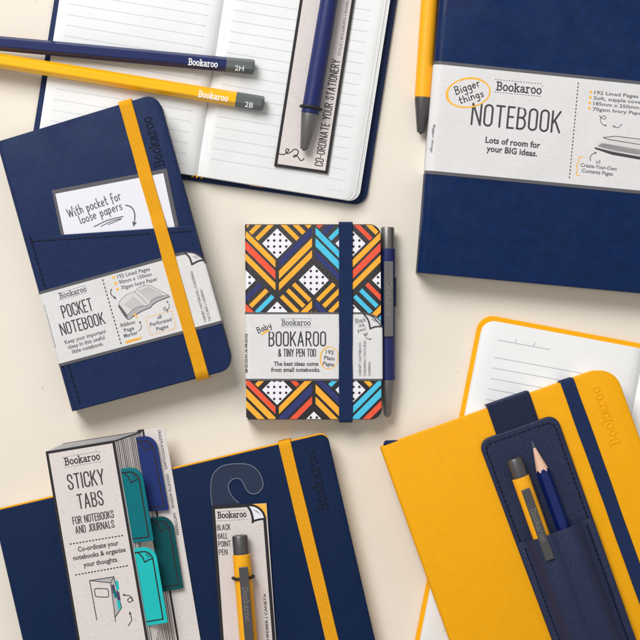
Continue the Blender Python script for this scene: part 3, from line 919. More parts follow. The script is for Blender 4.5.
stitches(mb, frP, [(30.3, 237.5), (80.6, 406)], fz1, 33, 1.9, .00024, .42)
mb.build('stitching', 'deboss_navy', pk)
# loose card in the pocket
frL = Frame(115, 205, HP + .0002, 0); frL.M = frP.M @ Matrix.Translation((0, 0, HP + .00012)); frL.I = frL.M.inverted(); frL.c = frL.I @ CAM
tL = thing('paper_card', 'white handwritten card tucked into the pocket of the navy notebook', 'card', frL)
mb = MB()
pl = [(51.8, 190.2), (166.7, 168.4), (181.5, 240), (66.5, 262)]
prism(mb, frL.pts(pl, .00036), 0, .00036, .0, mi=1)
h = .00036 + EPS
fill(mb, frL, [(55.4, 193.8), (163.2, 173.2), (171.6, 213), (177.6, 240), (69.4, 259)], h, 0)
h += EPS
put(mb, frL, 'With pocket for', 'hand', (69.2, 218.0), (121.6, 199.6), 9.2, h, 1, .105, jitter=.03)
put(mb, frL, 'loose papers', 'hand', (80.6, 224.0), (122.6, 208.9), 8.4, h, 1, .11, jitter=.03)
line(mb, frL, smooth([(94, 226.8), (108, 220.2), (123.1, 216.5)]), 1.0, h, 1, cap=True); line(mb, frL, smooth([(101, 226.4), (112, 221), (121.6, 218.8), (108, 224.6)]), .8, h, 1, cap=True)
line(mb, frL, smooth([(125.9, 205.2), (131.6, 207.4), (134.6, 213.4), (134.6, 221)]), 1.2, h, 1, cap=True); arrowhead(mb, frL, (133.4, 227), (135, 220), 5.2, h, 1)
mb.build('card', ['white_card', 'band_edge'], tL)
# paper band
bz = fz1 + .0003
mb = MB()
ml = lambda y: on(PK[0], PK[3], y)
mr = lambda y: on(PK[1], PK[2], y)
TLb = ml(292); TRb = mr(246.8); BRb = mr(323.4); BLb = ml(366.8)
def curlP(t):
    if t < .87: return 0
    k = (t - .87) / .13
    return .0078 * (1 - math.sqrt(max(0, 1 - k * k)))
loft(mb, frP, TLb, TRb, BRb, BLb, bz, band_cols(bz, .0027, curlP, low=.0), .0002, border=.0016, mi=0, mborder=1)
h = bz + EPS
logo(mb, frP, (60.2, 298.6), (86.9, 290.9), 5.0, h, 4, .17, [((57.6, 293.4), (85.4, 285.4)), ((59.6, 300.2), (87.6, 292.2))], .5)
put(mb, frP, 'POCKET', 'caps', (64.0, 318.0), (93.2, 309.9), 12.0, h, 2, .105)
put(mb, frP, 'NOTEBOOK', 'caps', (62.4, 335.3), (105.2, 323.4), 11.4, h, 2, .11)
put(mb, frP, 'Keep your important', 'body', (65.2, 344.2), (106.2, 332.8), 4.1, h, 4, .019)
put(mb, frP, 'ideas in this useful', 'body', (68.4, 349.2), (105.0, 339.0), 4.1, h, 4, .019)
put(mb, frP, 'little notebook.', 'body', (72.6, 353.6), (103.8, 345.2), 4.1, h, 4, .019)
dashed(mb, frP, (102.5, 279.2), (121.6, 345.6), 18, 1.1, h, 2, .58)
for i, (s, p, q) in enumerate((('192 Lined Pages', (117.7, 278.6), (150.2, 270.4)), ('90mm x 150mm', (119.4, 284.2), (152.0, 275.8)), ('70gsm Ivory Paper', (121.5, 289.8), (157.8, 280.4)))):
    put(mb, frP, s, 'body', p, q, 3.9, h, 4, .018)
    cx, cy = 113.8 + 1.75 * i, 277.5 + 5.8 * i
    fill(mb, frP, [(cx - 1.5, cy - 1.0), (cx + .9, cy - 1.6), (cx + 1.5, cy + 1.0), (cx - .9, cy + 1.6)], h, 3)
line(mb, frP, smooth([(112, 288.8), (110.6, 291.4), (111.4, 294.8), (114, 297)]), .9, h, 2); arrowhead(mb, frP, (116.4, 299.4), (113.4, 296.4), 3.2, h, 2)
# open book drawing: an illustration printed on the band
lp = smooth([(118.8, 303.6), (121, 299.6), (127, 294.6), (134.4, 291.8)], 4); ls = smooth([(134.4, 291.8), (141, 297.5), (148.5, 305.8)], 4)
lb_ = smooth([(148.5, 305.8), (141, 306.2), (133, 309.6), (127.6, 315.2)], 4)
fill(mb, frP, lp + ls[1:] + lb_[1:], h, 6)
rp = smooth([(134.4, 291.8), (139, 287.6), (146, 285.4), (150.6, 285.6)], 4); re = [(168.8, 295.4)]; rb = smooth([(168.8, 295.4), (160, 296.2), (152.4, 299.6), (148.5, 305.8)], 4)
fill(mb, frP, rp + re + rb[1:], h, 6)
fill(mb, frP, lb_ + [(127.2, 318.8), (133, 316.4), (141, 311.5), (148.8, 308.4)], h, 5)
fill(mb, frP, [(118.8, 303.6), (127.6, 315.2), (127.2, 318.8), (118.4, 306)], h, 4)
fill(mb, frP, list(reversed(rb)) + [(170, 296.4), (161, 299.6), (154, 303.2), (149.6, 308.0)], h, 5)
line(mb, frP, lp + ls[1:], .45, h, 4); line(mb, frP, lb_, .5, h, 4); line(mb, frP, rp + re + rb[1:], .45, h, 4)
line(mb, frP, smooth([(118.4, 306), (127.2, 318.9), (133, 316.6), (141, 311.7), (148.8, 308.2), (150.4, 307.6), (154, 303.6), (161, 300), (170, 296.6)], 3), .8, h, 2)
for k in range(7):
    u = (k + .8) / 8
    a = (122 + 11.4 * u, 302.2 - 8.6 * u); b = (131.5 + 13.8 * u, 310.6 - 5.8 * u)
    a = (120.6 + 5.6 * u + (1 - u) * 1.4 + 7.2 * u, 303.4 - 9.6 * u); 
    line(mb, frP, smooth([(a[0] + 1.2, a[1] + 1.6), ((a[0] * .5 + b[0] * .5), (a[1] * .5 + b[1] * .5) + .1), b], 3), .35, h, 4)
    c = (136.6 + 12.6 * u, 291.0 - 4.4 * u); d = (148.8 + 17.4 * u, 302.6 - 7.6 * u)
    line(mb, frP, smooth([c, (c[0] * .5 + d[0] * .5 + .6, c[1] * .5 + d[1] * .5 - .5), d], 3), .35, h, 4)
fill(mb, frP, [(133.6, 313.6), (135, 313.0), (137.8, 317.8), (136.6, 318.4)], h, 3)
for s, p, q in (('Ribbon', (121.2, 327.4), (135.3, 323.5)), ('Page', (124.5, 332.4), (134.6, 329.4)), ('Marker', (124.4, 337.9), (138.2, 333.9))):
    put(mb, frP, s, 'body', p, q, 4.0, h, 4, .019)
line(mb, frP, smooth([(138.4, 331.2), (141, 328.4), (141.2, 324.6)]), .8, h, 4); arrowhead(mb, frP, (139.4, 320.6), (141, 324.8), 3.0, h, 4)
for k in range(5): line(mb, frP, [(125 + k * .5, 343.2 - k * .55), (138.5 + k * .9, 339.6 - k * .6)], 1.1, h, 3)
for a, b, n in (((145.8, 318), (171.8, 310.2), 8), ((171.8, 310.2), (176.2, 328), 5), ((176.2, 328), (150.6, 335.2), 8), ((150.6, 335.2), (145.8, 318), 5)):
    dashed(mb, frP, a, b, n, .9, h, 3, .55)
for s, p, q in (('x8', (157.4, 319.4), (162, 318.1)), ('Perforated', (150.5, 326.6), (172, 320.8)), ('Pages', (156.8, 331.0), (168.6, 327.6))):
    put(mb, frP, s, 'body', p, q, 3.9, h, 4, .019)
line(mb, frP, smooth([(167.8, 312.5), (167, 309.6), (164.2, 307.2), (163.8, 309.8), (166.4, 310.4), (169.2, 307.4), (168.8, 303.4)]), .7, h, 4); arrowhead(mb, frP, (166.6, 300.4), (168.4, 304), 2.6, h, 4)
page_curl(mb, frP, (184.5, 252.2), (192.0, 264.4), (204.6, 259.8), 1.9, h, 2, 0)
for k in range(3): line(mb, frP, [(192 + 1.4 * k, 256.4 + k * .9), (196.8 + 1.1 * k, 255.9 + 1.1 * k)], .4, h, 4)
put(mb, frP, 'CARNET | NOTEBOOK | CUADERNO', 'body', (206.6, 321.6), (192.4, 270.8), 2.6, h, 4, .014)
put(mb, frP, 'TACCUINO | CADERNO', 'body', (211.2, 320.8), (202.2, 289.0), 2.6, h, 4, .014)
dashed(mb, frP, (44.2, 305), (55.6, 348), 22, .9, h - .0003, 4, .5)
mb.build('paper_band', MI, tP, sharp=50)
eh = bz
HPm = .157
st = [(.012, HP + .0007), (.24, HP + .0008), (.27, HP + .0013), (.41, HP + .0013), (.44, fz1 + .0010), (.50, fz1 + .0009), (.62, fz1 + .0008), (.64, bz + .0007), (.90, bz + .0007), (.92, fz1 + .0007), (.99, fz1 + .0007)]
elastic(frP, tP, (118.6, 104.3), (131.4, 100.6), (209.0, 375.4), (196.4, 378.8), HP, wrap(HP, st, HPm), 'yellow_elastic')

# ------------------------------------------------------------------ BABY NOTEBOOK (centre)
HB = .0125
BB = [(244.8, 224.2), (380.9, 224.2), (382.0, 419.6), (246.0, 419.6)]
frY = Frame(313, 322, 0, 0)
tY = thing('notebook', 'small notebook with black, yellow, red and blue geometric cover and navy elastic', 'notebook', frY, 'closed notebooks')
mb = MB(); SPB = .0022
loft(mb, frY, *BB, HB, cover_cols(HB, SPB, .0062, .0013), .0013, bev=.0004)
h = HB + .00003
xl = frY.loc(244.9, 300, HB).x
def zprof(x):
    d = x - xl
    if d >= SPB: return h
    d = max(d, 0)
    return HB - SPB + math.sqrt(max(0, SPB ** 2 - (SPB - d) ** 2)) + .00003
outl = frY.pts(rpoly([(245.0, 224.9), (380.4, 224.9), (381.4, 419.0), (246.2, 419.0)], [0, 10.2, 10.2, 0]), HB)
outl = [tuple(p.to_2d()) for p in outl]
xcuts = [xl + SPB * (1 - math.cos(math.pi / 2 * k / 8)) for k in range(1, 9)]
def paint(poly_px, mi, dz=0.0):
    P = [tuple(p.to_2d()) for p in frY.pts(poly_px, HB)]
    P = clip_convex(P, outl)
    if len(P) < 3: return
    parts = []; rest = P
    for xc in xcuts:
        l = clip_half(rest, 1, 0, xc); rest = clip_half(rest, -1, 0, -xc)
        if len(l) >= 3: parts.append(l)
        if len(rest) < 3: break
    if len(rest) >= 3: parts.append(rest)
    for q in parts:
        if area2(q) < 0: q = list(reversed(q))
        mb.add([(x, y, zprof(x) + dz) for x, y in q], [tuple(range(len(q)))], mi)
Yc, Rc, Nc, Cc = 1, 2, 3, 4
PITCH = 36.6; X0, Y0 = 240.6, 206.9
LONG = {0: [(Yc, Rc, Yc), (Nc, Yc, Yc), (Cc, Cc, Nc), (Yc, Rc, Yc)],
        1: [(Rc, Yc, Yc), (Yc, Yc, Nc), (Nc, Yc, Rc), (Yc, Cc, Cc)],
        2: [(Rc, Yc, Yc), (Yc, Nc, Rc), (Nc, Yc, Yc), (Cc, Cc, Rc)]}
SHORT = {0: [(Yc, Yc, Yc), (Yc, Yc, Yc), (Rc, Nc, Cc), (Yc, Yc, Rc)],
         1: [(Nc, Yc, Cc), (Yc, Yc, Yc), (Yc, Yc, Yc), (Rc, Cc, Cc)],
         2: [(Yc, Cc, Yc), (Yc, Yc, Rc), (Yc, Rc, Cc), (Cc, Yc, Yc)],
         3: [(Yc, Yc, Yc)] * 4}
VB = [(18.6, 25.9), (29.2, 37.6), (41.4, 48.7)]
DB = [(14.9, 19.2), (23.4, 27.8), (32.0, 36.3)]
LAT = []
for j in range(0, 8):
    for i in range(-1, 6):
        if (i + j) % 2 == 0: LAT.append((X0 + PITCH * i, Y0 + PITCH * j))
for cx, cy in LAT:
    paint([(cx, cy - 15), (cx + 15, cy), (cx, cy + 15), (cx - 15, cy)], 5)
    for a in (-9, -3, 3, 9):
        for b in (-9, -3, 3, 9):
            if abs(a) + abs(b) <= 12.5: paint(ell(cx + a, cy + b, 1.35, 1.35, n=10)[:-1], 0, .00004)
for c in range(4):
    xa, xb = X0 + PITCH * c, X0 + PITCH * (c + 1)
    for k in range(3):                  # long chevrons: rows starting on odd lattice lines
        yr = Y0 + PITCH * (1 + 2 * k)
        right_high = c % 2 == 0         # upper diamond of this cell sits on its right (even cells) or left axis
        gx = 1.8
        for (v0, v1), colr in zip(VB, LONG[k][c]):
            ax, bx = xa + gx, xb - gx
            f = (lambda x: yr - (xb - x)) if right_high else (lambda x: yr - (x - xa))
            paint([(ax, f(ax) + v0), (bx, f(bx) + v0), (bx, f(bx) + v1), (ax, f(ax) + v1)], colr)
    for k in range(4):                  # short stripes between facing diamonds
        yr = Y0 + PITCH * 2 * k
        left_high = c % 2 == 0
        P0 = Vector((xa if left_high else xb, yr)); P1 = Vector((xb if left_high else xa, yr + PITCH))
        d = (P1 - P0).normalized(); s = Vector((-d.y, d.x))
        for (d0, d1), colr in zip(DB, SHORT[k][c]):
            hw = 11.6
            paint([tuple(P0 + d * d0 - s * hw), tuple(P0 + d * d0 + s * hw), tuple(P0 + d * d1 + s * hw), tuple(P0 + d * d1 - s * hw)], colr)
mb.build('cover', ['p_black', 'p_yellow', 'p_red', 'p_navy', 'p_cyan', 'p_white'], tY, sharp=50)
k4 = [frY.loc(x, y, HB) for x, y in BB]
mb = MB(); prism(mb, rpoly([(k4[3].x + .0004, k4[3].y + .001), (k4[2].x - .0012, k4[2].y + .001), (k4[1].x - .0012, k4[1].y - .001), (k4[0].x + .0004, k4[0].y - .001)], [0, .006, .006, 0]), .0014, HB - .0014)
mb.build('page_block', 'paper', tY)
mb = MB(); prism(mb, rpoly([(k4[3].x + .0004, k4[3].y + .0001), (k4[2].x, k4[2].y + .0001), (k4[1].x, k4[1].y), (k4[0].x + .0004, k4[0].y)], [0, .006, .006, 0]), 0, .0013, .0004)
mb.build('back_cover', 'p_black', tY)
# paper band
bz = HB + .0004
mb = MB()
def curlB(t):
    if t < .86: return 0
    k = (t - .86) / .14
    return .0076 * (1 - math.sqrt(max(0, 1 - k * k)))
loft(mb, frY, (245.2, 312.2), (382.0, 312.2), (382.2, 380.8), (245.6, 380.8), bz, band_cols(bz, SPB + .0002, curlB), .0002, border=.0011, mi=0, mborder=1)
h = bz + EPS
logo(mb, frY, (281.8, 325.2), (310.6, 325.2), 5.3, h, 4, .17, [((281, 318.6), (311.8, 318.6)), ((281, 326.8), (311.8, 326.8))], .5)
put(mb, frY, 'BOOKAROO', 'caps', (269.2, 345.8), (325.4, 345.8), 13.8, h, 2, .105)
put(mb, frY, '& TINY PEN TOO', 'caps', (278.4, 356.4), (315.6, 356.4), 7.2, h, 2, .13)
put(mb, frY, 'The best ideas come', 'body', (273.8, 365.8), (318.4, 365.8), 4.4, h, 2, .028)
put(mb, frY, 'from small notebooks.', 'body', (271.0, 371.8), (320.4, 371.8), 4.4, h, 2, .028)
line(mb, frY, [(262, 334.2), (268, 330.6)], 2.0, h, 3, cap=True)
put(mb, frY, 'Baby', 'hand', (258.4, 333.6), (272.0, 327.2), 6.0, h, 7, .13, jitter=.03)
line(mb, frY, ell(329, 357.8, 8.9, 11.2, 8, 20, 376, 32), .8, h, 3); line(mb, frY, ell(329.3, 357.6, 8.4, 10.8, 12, 120, 300, 20), .5, h, 3)
for s, p, q in (('192', (325.6, 353.6), (333.6, 354.4)), ('Plain', (323.8, 359.4), (334.6, 360.6)), ('Pages', (322.8, 365.0), (334.0, 366.4))):
    put(mb, frY, s, 'body', p, q, 3.9, h, 4, .026)
put(mb, frY, 'Black', 'hand', (355.8, 323.4), (366.0, 321.2), 4.4, h, 4, .13)
put(mb, frY, 'ink', 'hand', (359.2, 327.4), (364.8, 326.0), 4.0, h, 4, .13)
put(mb, frY, 'pen!', 'hand', (358, 332.2), (366.2, 330.4), 4.0, h, 4, .13)
line(mb, frY, smooth([(363, 333.4), (364.8, 335.2), (367.4, 334.4), (366.8, 332.8), (365, 335), (366.8, 338.4), (369.4, 339.2)]), .7, h, 4); arrowhead(mb, frY, (371.8, 339), (368.6, 339.2), 2.4, h, 4)
page_curl(mb, frY, (363.2, 313.2), (370.2, 328.6), (381.4, 326.6), 1.7, h, 2, 0)
for k in range(3): line(mb, frY, [(371 + 1.2 * k, 318.6 + k * 1.0), (375 + 1.0 * k, 320.4 + 1.0 * k)], .4, h, 4)
put(mb, frY, 'CARNET | NOTEBUCH', 'body', (361.2, 376.2), (361.2, 343.2), 2.5, h, 4, .016)
put(mb, frY, 'CUADERNO | TACCUINO', 'body', (366, 376.2), (366, 340.6), 2.5, h, 4, .016)
put(mb, frY, 'CADERNO', 'body', (370.6, 376.2), (370.6, 361.8), 2.5, h, 4, .016)
# spine lettering, half hidden round the spine
q0 = frY.loc(246.6, 372, HB); q1 = frY.loc(246.6, 334, HB)
zz = zprof(q0.x) + .00062 - .00003
frS = Frame(246.4, 372, zz, 0)
cnt = len(mb.v)
put(mb, frY, 'BOOKAROO', 'caps', (247.2, 372), (247.2, 334), 2.0, zz, 2, .3)
mb.build('paper_band', MI, tY, sharp=50)
st = [(.01, HB + .0007), (.42, HB + .0007), (.45, bz + .0007), (.80, bz + .0007), (.83, HB + .0007), (.99, HB + .0007)]
elastic(frY, tY, (338.9, 224.2), (352.6, 224.2), (352.6, 420.2), (338.9, 420.2), HB, wrap(HB, st, .107), 'navy_elastic', ribs=6)

# pen in the loop at its fore-edge
pt, frT, rT = pen('pen', 'slim navy and gunmetal pen held in the loop of the patterned notebook', .0022, (387.4, 415.6), (389.4, 380), (388.0, 248.8), (387.3, 227.2), 15.2, 'pen_navy', clip=((389.2, 261.4), (388.2, 336.6), 9.0))
c0, c1 = frT.loc(389, 277.6, rT), frT.loc(389, 306.5, rT)
mt = frY.I @ frT.M; mb = MB(); n = 36; rows = 19; vs = []
for i in range(rows):
    y = c0.y + (c1.y - c0.y) * i / (rows - 1)
    for k in range(n):
        a = 2 * math.pi * k / n
        R = rT + .00045 + (.00022 if i % 2 else 0)
        vs.append(mt @ Vector((R * math.cos(a), y, rT + R * math.sin(a))))
fs = [(i * n + k, i * n + (k + 1) % n, (i + 1) * n + (k + 1) % n, (i + 1) * n + k) for i in range(rows - 1) for k in range(n)]
mb.add(vs, fs); mb.build('pen_loop', 'navy_elastic', tY)

# ------------------------------------------------------------------ OPEN YELLOW NOTEBOOK (right)
frO = Frame(560, 470, 0, ang((494.7, 316), (560, 328)))
PZ2 = .0070
def down(p, d, L): return (p[0] + d[0] * L, p[1] + d[1] * L)
dv = (-.1942, .981); du = (.983, .184)
OTL = (479.8, 313.4)
oc = [OTL, down(OTL, du, 340), down(down(OTL, du, 340), dv, 400), down(OTL, dv, 400)]
PTL = (484.0, 319.0)
gt = down(PTL, du, 164)
pl_l = [PTL, gt, down(gt, dv, 388), down(PTL, dv, 388)]
pr0 = down(gt, du, .3)
pl_r = [pr0, down(pr0, du, 164), down(down(pr0, du, 164), dv, 388), down(pr0, dv, 388)]
def rulesO(mb, fr, side):
    h = PZ2 + EPS
    if side == 'l':
        line(mb, fr, [(497.8, 340), (550, 349.6)], .85, h, 2)
        line(mb, fr, [(514.4, 343.2), (516.8, 339.2)], .8, h, 2); line(mb, fr, [(533.2, 346.6), (535.6, 342.6)], .8, h, 2)
        for i in range(28):
            x, y = 494.3 - 1.98 * i, 357.3 + 10.5 * i
            line(mb, fr, [(x, y), (x + 122, y + 122 * .183)], .75, h, 2)
    else:
        for i in range(34):
            x, y = 663 - 1.98 * i, 378 + 10.5 * i
            line(mb, fr, [(x, y), (x + 128, y + 128 * .184)], .75, h, 2)
def open2(fr):
    t = thing('open_notebook', 'open lined notebook with yellow cover, mostly under the yellow closed notebook', 'notebook', fr, 'open notebooks')
    mb = MB(); prism(mb, fr.pts(rpoly(oc, 16), .002), 0, .0022, .0007, bev_low=.0005)
    # folds of the covering gathered round the corner
    for k in range(6):
        a = math.radians(195 + k * 13)
        cx, cy = down(down(OTL, du, 16), dv, 16)
        ridge(mb, fr.pts([(cx + 14.9 * math.cos(a), cy + 14.9 * math.sin(a)), (cx + 12.4 * math.cos(a), cy + 12.4 * math.sin(a))], .0022), .0004, .0021, .00025)
    mb.build('cover', 'yellow', t)
    for q, gr, sd in ((pl_l, True, 'l'), (pl_r, False, 'r')):
        mb = MB()
        def cols(W, gr=gr):
            near = [(d, PZ2 - s, 0, 0) for d, s in [(0.0, .003), (.0014, .0016), (.003, .0007), (.006, .0002), (.010, 0)]]
            far = []
            for k in range(0, 11):
                a = math.pi / 2 * k / 10
                far.append((.0072 * (1 - math.sin(a)), PZ2 - .0003 * math.sin(a), .0072 * (1 - math.cos(a)), .0072 * (1 - math.cos(a))))
            if gr: return list(reversed(far)) + [(W - d, q_, e, f) for d, q_, e, f in reversed(near)]
            return near + [(W - d, q_, e, f) for d, q_, e, f in far]
        loft(mb, fr, *q, PZ2, cols, PZ2 - .0024, zmin=.0022, bev=.0002)
        rulesO(mb, fr, sd)
        mb.build('page_block', ['paper', 'rule', 'rule_dark'], t)
    return t
open2(frO)

# ------------------------------------------------------------------ CLOSED YELLOW NOTEBOOK
HY = .014; ZY = PZ2 + .0002
yd = (.338, .941); yu = (.9418, -.336)
YTL = (380, 447.4)
YQ = [YTL, (613.2, 364.2), down((613.2, 364.2), yd, 366), down(YTL, yd, 366)]
frW = Frame(520, 520, ZY, ang(YQ[0], YQ[1]))
tW = thing('notebook', 'yellow notebook with navy elastic, carrying a navy pen holder', 'notebook', frW, 'closed notebooks')
cv = closed(frW, tW, YQ, HY, 'yellow', 'page_edge', spine=.0022, corner=.012, inset=.0012)
mb = MB(); put(mb, frW, 'Bookaroo', 'slab', (619.6, 443.0), (598.2, 385.2), 9.6, HY, 0, .21, relief=.0002)
mb.build('pressed_logo', 'yellow', cv)
elastic(frW, tW, (560.8, 384.4), (574.2, 380.0), down((574.2, 380.0), (.337, .9415), 366), down((560.8, 384.4), (.337, .9415), 366), HY, wrap(HY, [(.01, HY + .0007), (.99, HY + .0007)], .2), 'navy_elastic', ribs=5)
mb = MB()
prism(mb, frW.pts(rpoly([(383.0, 446.2), (384.6, 440.6), (397.0, 440.2), (401, 443)], [1, 3, 1, 0]), .006), .004, .0075, .0008)
mb.build('spine_ribbon', 'navy_elastic', tW)

# ------------------------------------------------------------------ PEN HOLDER on it
ZH = ZY + HY
frH = Frame(540, 510, ZH, ang((481.2, 440), (553, 417)))
tH = thing('pen_holder', 'navy leather pen holder strapped to the yellow notebook', 'pen holder', frH)
hd = (.3475, .9377)
# strap over the notebook's top edge
mb = MB()
q = [frH.loc(*p, .0) for p in ((487.2, 408.6), (529.6, 394.0), down((529.6, 394.0), (.32, .947), 34), down((487.2, 408.6), (.32, .947), 34))]
vs = []
e = .0016 / (q[3] - q[0]).length
for s, z in ((-e, -.0135), (-e, -.0006), (-e * .7, .0004), (0, .0009), (1, .0012)):
    a, b = q[0].lerp(q[3], s), q[1].lerp(q[2], s)
    for k in range(41):
        t = k / 40; p = a.lerp(b, t)
        zz = z + (.00045 if (.03 < t < .1 or .9 < t < .97) else 0) + .00008 * math.sin(t * 40 * math.pi)
        vs.append((p.x, p.y, zz))
fs = [(i * 41 + k, (i + 1) * 41 + k, (i + 1) * 41 + k + 1, i * 41 + k + 1) for i in range(4) for k in range(40)]
mb.add(vs, fs); mb.build('elastic_strap', 'strap', tH, sharp=60)
# back panel
HTL, HTR = (478.0, 441.2), (556.2, 413.8)
Lh = 330
hq = [HTL, HTR, down(HTR, hd, Lh), down(HTL, hd, Lh)]
hq = [HTL, HTR, (HTR[0] + .3545 * Lh * .937, HTR[1] + Lh * .937), (HTL[0] + .372 * Lh * .937, HTL[1] + Lh * .937)]
mb = MB(); bp = .0024
prism(mb, frH.pts(rpoly(hq, 11), bp), .0001, bp, .0008)
pb = mb.build('back_panel', 'navy_holder', tH)
ins = rpoly([down((484.2, 445.2), hd, 0), (553.6, 421.0), (553.6 + .3545 * 300, 721), (484.2 + .372 * 300, 745)], [8, 8, 0, 0])
n0 = len(ins)
ring = rpoly([(484.4 + .372 * 96, 445.4 + 96), (484.4, 445.4), (553.4, 421.2), (553.4 + .3545 * 105, 421.2 + 105)], [0, 8, 8, 0])
mb = MB(); stitches(mb, frH, ring, bp, 54, 1.8, .00024, .45)
mb.build('stitching', 'deboss_navy', pb)
# pocket panel: swells over the pens
PO = [(517.2, 543.2), (592.0, 516.6), (592.0 + .3545 * 190, 516.6 + 190), (517.2 + .372 * 190, 543.2 + 190)]
mb = MB()
def pocket_cols(W):
    c = [(0, .0003, 0, 0), (0, bp + .0012, .0004, 0)]
    def z(t):
        g = lambda m, s: math.exp(-((t - m) / s) ** 4)
        return bp + .0016 + max(.0087 * g(.335, .2), .0072 * g(.6, .21), .0074 * g(.47, .2))
    for k in range(1, 40):
        t = k / 40
        c.append((W * t, z(t), .0, 0))
    c += [(W, bp + .0012, .0004, 0), (W, .0003, .0, 0)]
    return c
loft(mb, frH, *PO, bp, pocket_cols, .0011, bev=.0003, zmin=.0002)
pp = mb.build('pocket_panel', 'navy_holder', tH, sharp=60)
mb = MB()
stitches(mb, frH, [(525.6, 549), (525.6 + .372 * 150, 549 + 150)], bp + .0021, 32, 1.8, .0003, .45)
mb.build('stitching', 'deboss_navy', pp); mb = MB()
stitches(mb, frH, [(587.4, 525.4), (587.4 + .3545 * 150, 525.4 + 150)], bp + .0021, 32, 1.8, .0003, .45)
mb.build('stitching', 'deboss_navy', pp)
# pen and pencil in it
pen('pen', 'yellow pen with gunmetal button standing in the navy pen holder', ZH + bp, (573, 628), (565, 604), (519.8, 477.4), (513.2, 458.6), 17.6, 'pen_yellow', clip=((524.6, 489.4), (551.2, 559.6), 8.6), metal='gun_dark', lift=.0012)
zc = ZH + bp
frQ = Frame(560, 520, zc, ang((534.0, 447.6), (563.0, 527.0)) + 180)     # +X towards the point
tQ = thing('pencil', 'sharpened blue pencil standing in the navy pen holder', 'pencil', frQ, 'pencils')
R = 13.6 * S * .5; ap = R * math.cos(math.pi / 6)
xt = frQ.loc(532.9, 440.4, ap).x; xw0 = frQ.loc(535.2, 447.6, ap).x; xs = frQ.loc(543.0, 469.2, ap).x; xe = frQ.loc(583, 582, ap).x
slope = (xw0 - xs) / (ap * 1.02)
def hexr(a):
    d = ((math.degrees(a) + 30) % 60) - 30
    return min(ap / math.cos(math.radians(d)), R * .985)
N = 96
rl = .0006
def bx(a): return xs + slope * (ap * 1.02 - hexr(a))
wood, lead, body = MB(), MB(), MB()
vs = []
for r0, x in ((None, None), (rl, xw0)):
    for k in range(N):
        a = 2 * math.pi * k / N
        if r0 is None: rr, xx = hexr(a) * .985, bx(a)
        else: rr, xx = r0 * 1.25, x
        vs.append((xx, rr * math.sin(a), ap + rr * math.cos(a)))
wood.add(vs, [(k, (k + 1) % N, N + (k + 1) % N, N + k) for k in range(N)])
vs = []
for rr, x in ((rl * 1.25, xw0 - .0002), (rl * 1.1, xw0 + .0006), (rl * .35, xt - .0004), (.0001, xt)):
    for k in range(N): vs.append((x, rr * math.sin(2 * math.pi * k / N), ap + rr * math.cos(2 * math.pi * k / N)))
lead.add(vs, [(i * N + k, i * N + (k + 1) % N, (i + 1) * N + (k + 1) % N, (i + 1) * N + k) for i in range(3) for k in range(N)])
vs = []
for w in (0, 1):
    for k in range(N):
        a = 2 * math.pi * k / N; rr = hexr(a); vs.append(((bx(a) if w == 0 else xe), rr * math.sin(a), ap + rr * math.cos(a)))
body.add(vs, [(N + k, N + (k + 1) % N, (k + 1) % N, k) for k in range(N)])
body.build('body', 'pencil_blue', tQ, sharp=12); wood.build('sharpened_cone', 'wood', tQ); lead.build('lead', 'lead', tQ)

# ------------------------------------------------------------------ NAVY JOURNAL (bottom)
HJ = .0125
JTR = (327.0, 433.2); ju = (-.9736, .2283); jd = (.2265, .974)
JTL = down(JTR, ju, 344)
JQ = [JTL, JTR, down(JTR, jd, 440), down(JTL, jd, 440)]
frJ = Frame(200, 560, 0, ang(JTL, JTR))
tJ = thing('notebook', 'navy notebook with yellow elastic and yellow page edges, under the sticky tabs pack', 'notebook', frJ, 'closed notebooks')
cv = closed(frJ, tJ, JQ, HJ, 'navy_journal', 'page_edge', spine=.0025, corner=.0045)
k4 = [frJ.loc(x, y, HJ) for x, y in JQ]
eu = (k4[1] - k4[0]).normalized(); ev = (k4[3] - k4[0]).normalized()
mb = MB(); prism(mb, rpoly([tuple((k4[0] - ev * .0008 + eu * .003).to_2d()), tuple((k4[1] - ev * .0008).to_2d()), tuple((k4[2] - eu * .0004).to_2d()), tuple((k4[3] + eu * .003).to_2d())], [0, .0045, .0045, 0]), HJ - .0036, HJ - .0015, .0004)
mb.build('endpaper', 'yellow_edge', tJ)
mb = MB(); put(mb, frJ, 'Bookaroo', 'slab', (328.4, 509.4), (314.4, 450.6), 9.9, HJ, 0, .165, relief=.00007)
mb.build('pressed_logo', 'deboss_navy', cv)
elastic(frJ, tJ, (278.4, 444.5), (290.6, 441.5), down((290.8, 441.5), (.2355, .972), 440), down((278.4, 444.5), (.2345, .972), 440), HJ, wrap(HJ, [(.01, HJ + .0007), (.99, HJ + .0007)], .24), 'yellow_elastic', ribs=5)

# ------------------------------------------------------------------ PEN CARD with hanging hook (bottom)
frK = Frame(245, 570, HJ, ang((211.3, 506.2), (266.3, 503)))
tK = thing('pen_card', 'grey card reading black ball point pen, with a clear plastic hook', 'pen card', frK, 'cards that pens are strapped to')
mb = MB(); CK = .0014
kp = [(211.3, 506.2), (266.6, 503), (284.6, 760), (229.2, 763)]
prism(mb, frK.pts(kp, CK), 0.0, CK, .0001, seg=1, mi=1, mtop=0)
h = CK + EPS
line(mb, frK, [(263.9, 512), (264.8, 520), (283, 757.5), (230.4, 760), (213.2, 507.6), (254, 505.0)], 3.2, h, 1)
crn = smooth([(247.2, 505.0), (255.4, 506.2), (262.2, 511.4), (265.6, 519.4)], 5)
fill(mb, frK, [(247.2, 504.6), (266.2, 503.4), (267.0, 519.0)] + list(reversed(crn)), h, 3)
fill(mb, frK, crn + [(259, 521.4), (252.6, 522.4), (251.4, 515), (247.2, 506)], h, 8)
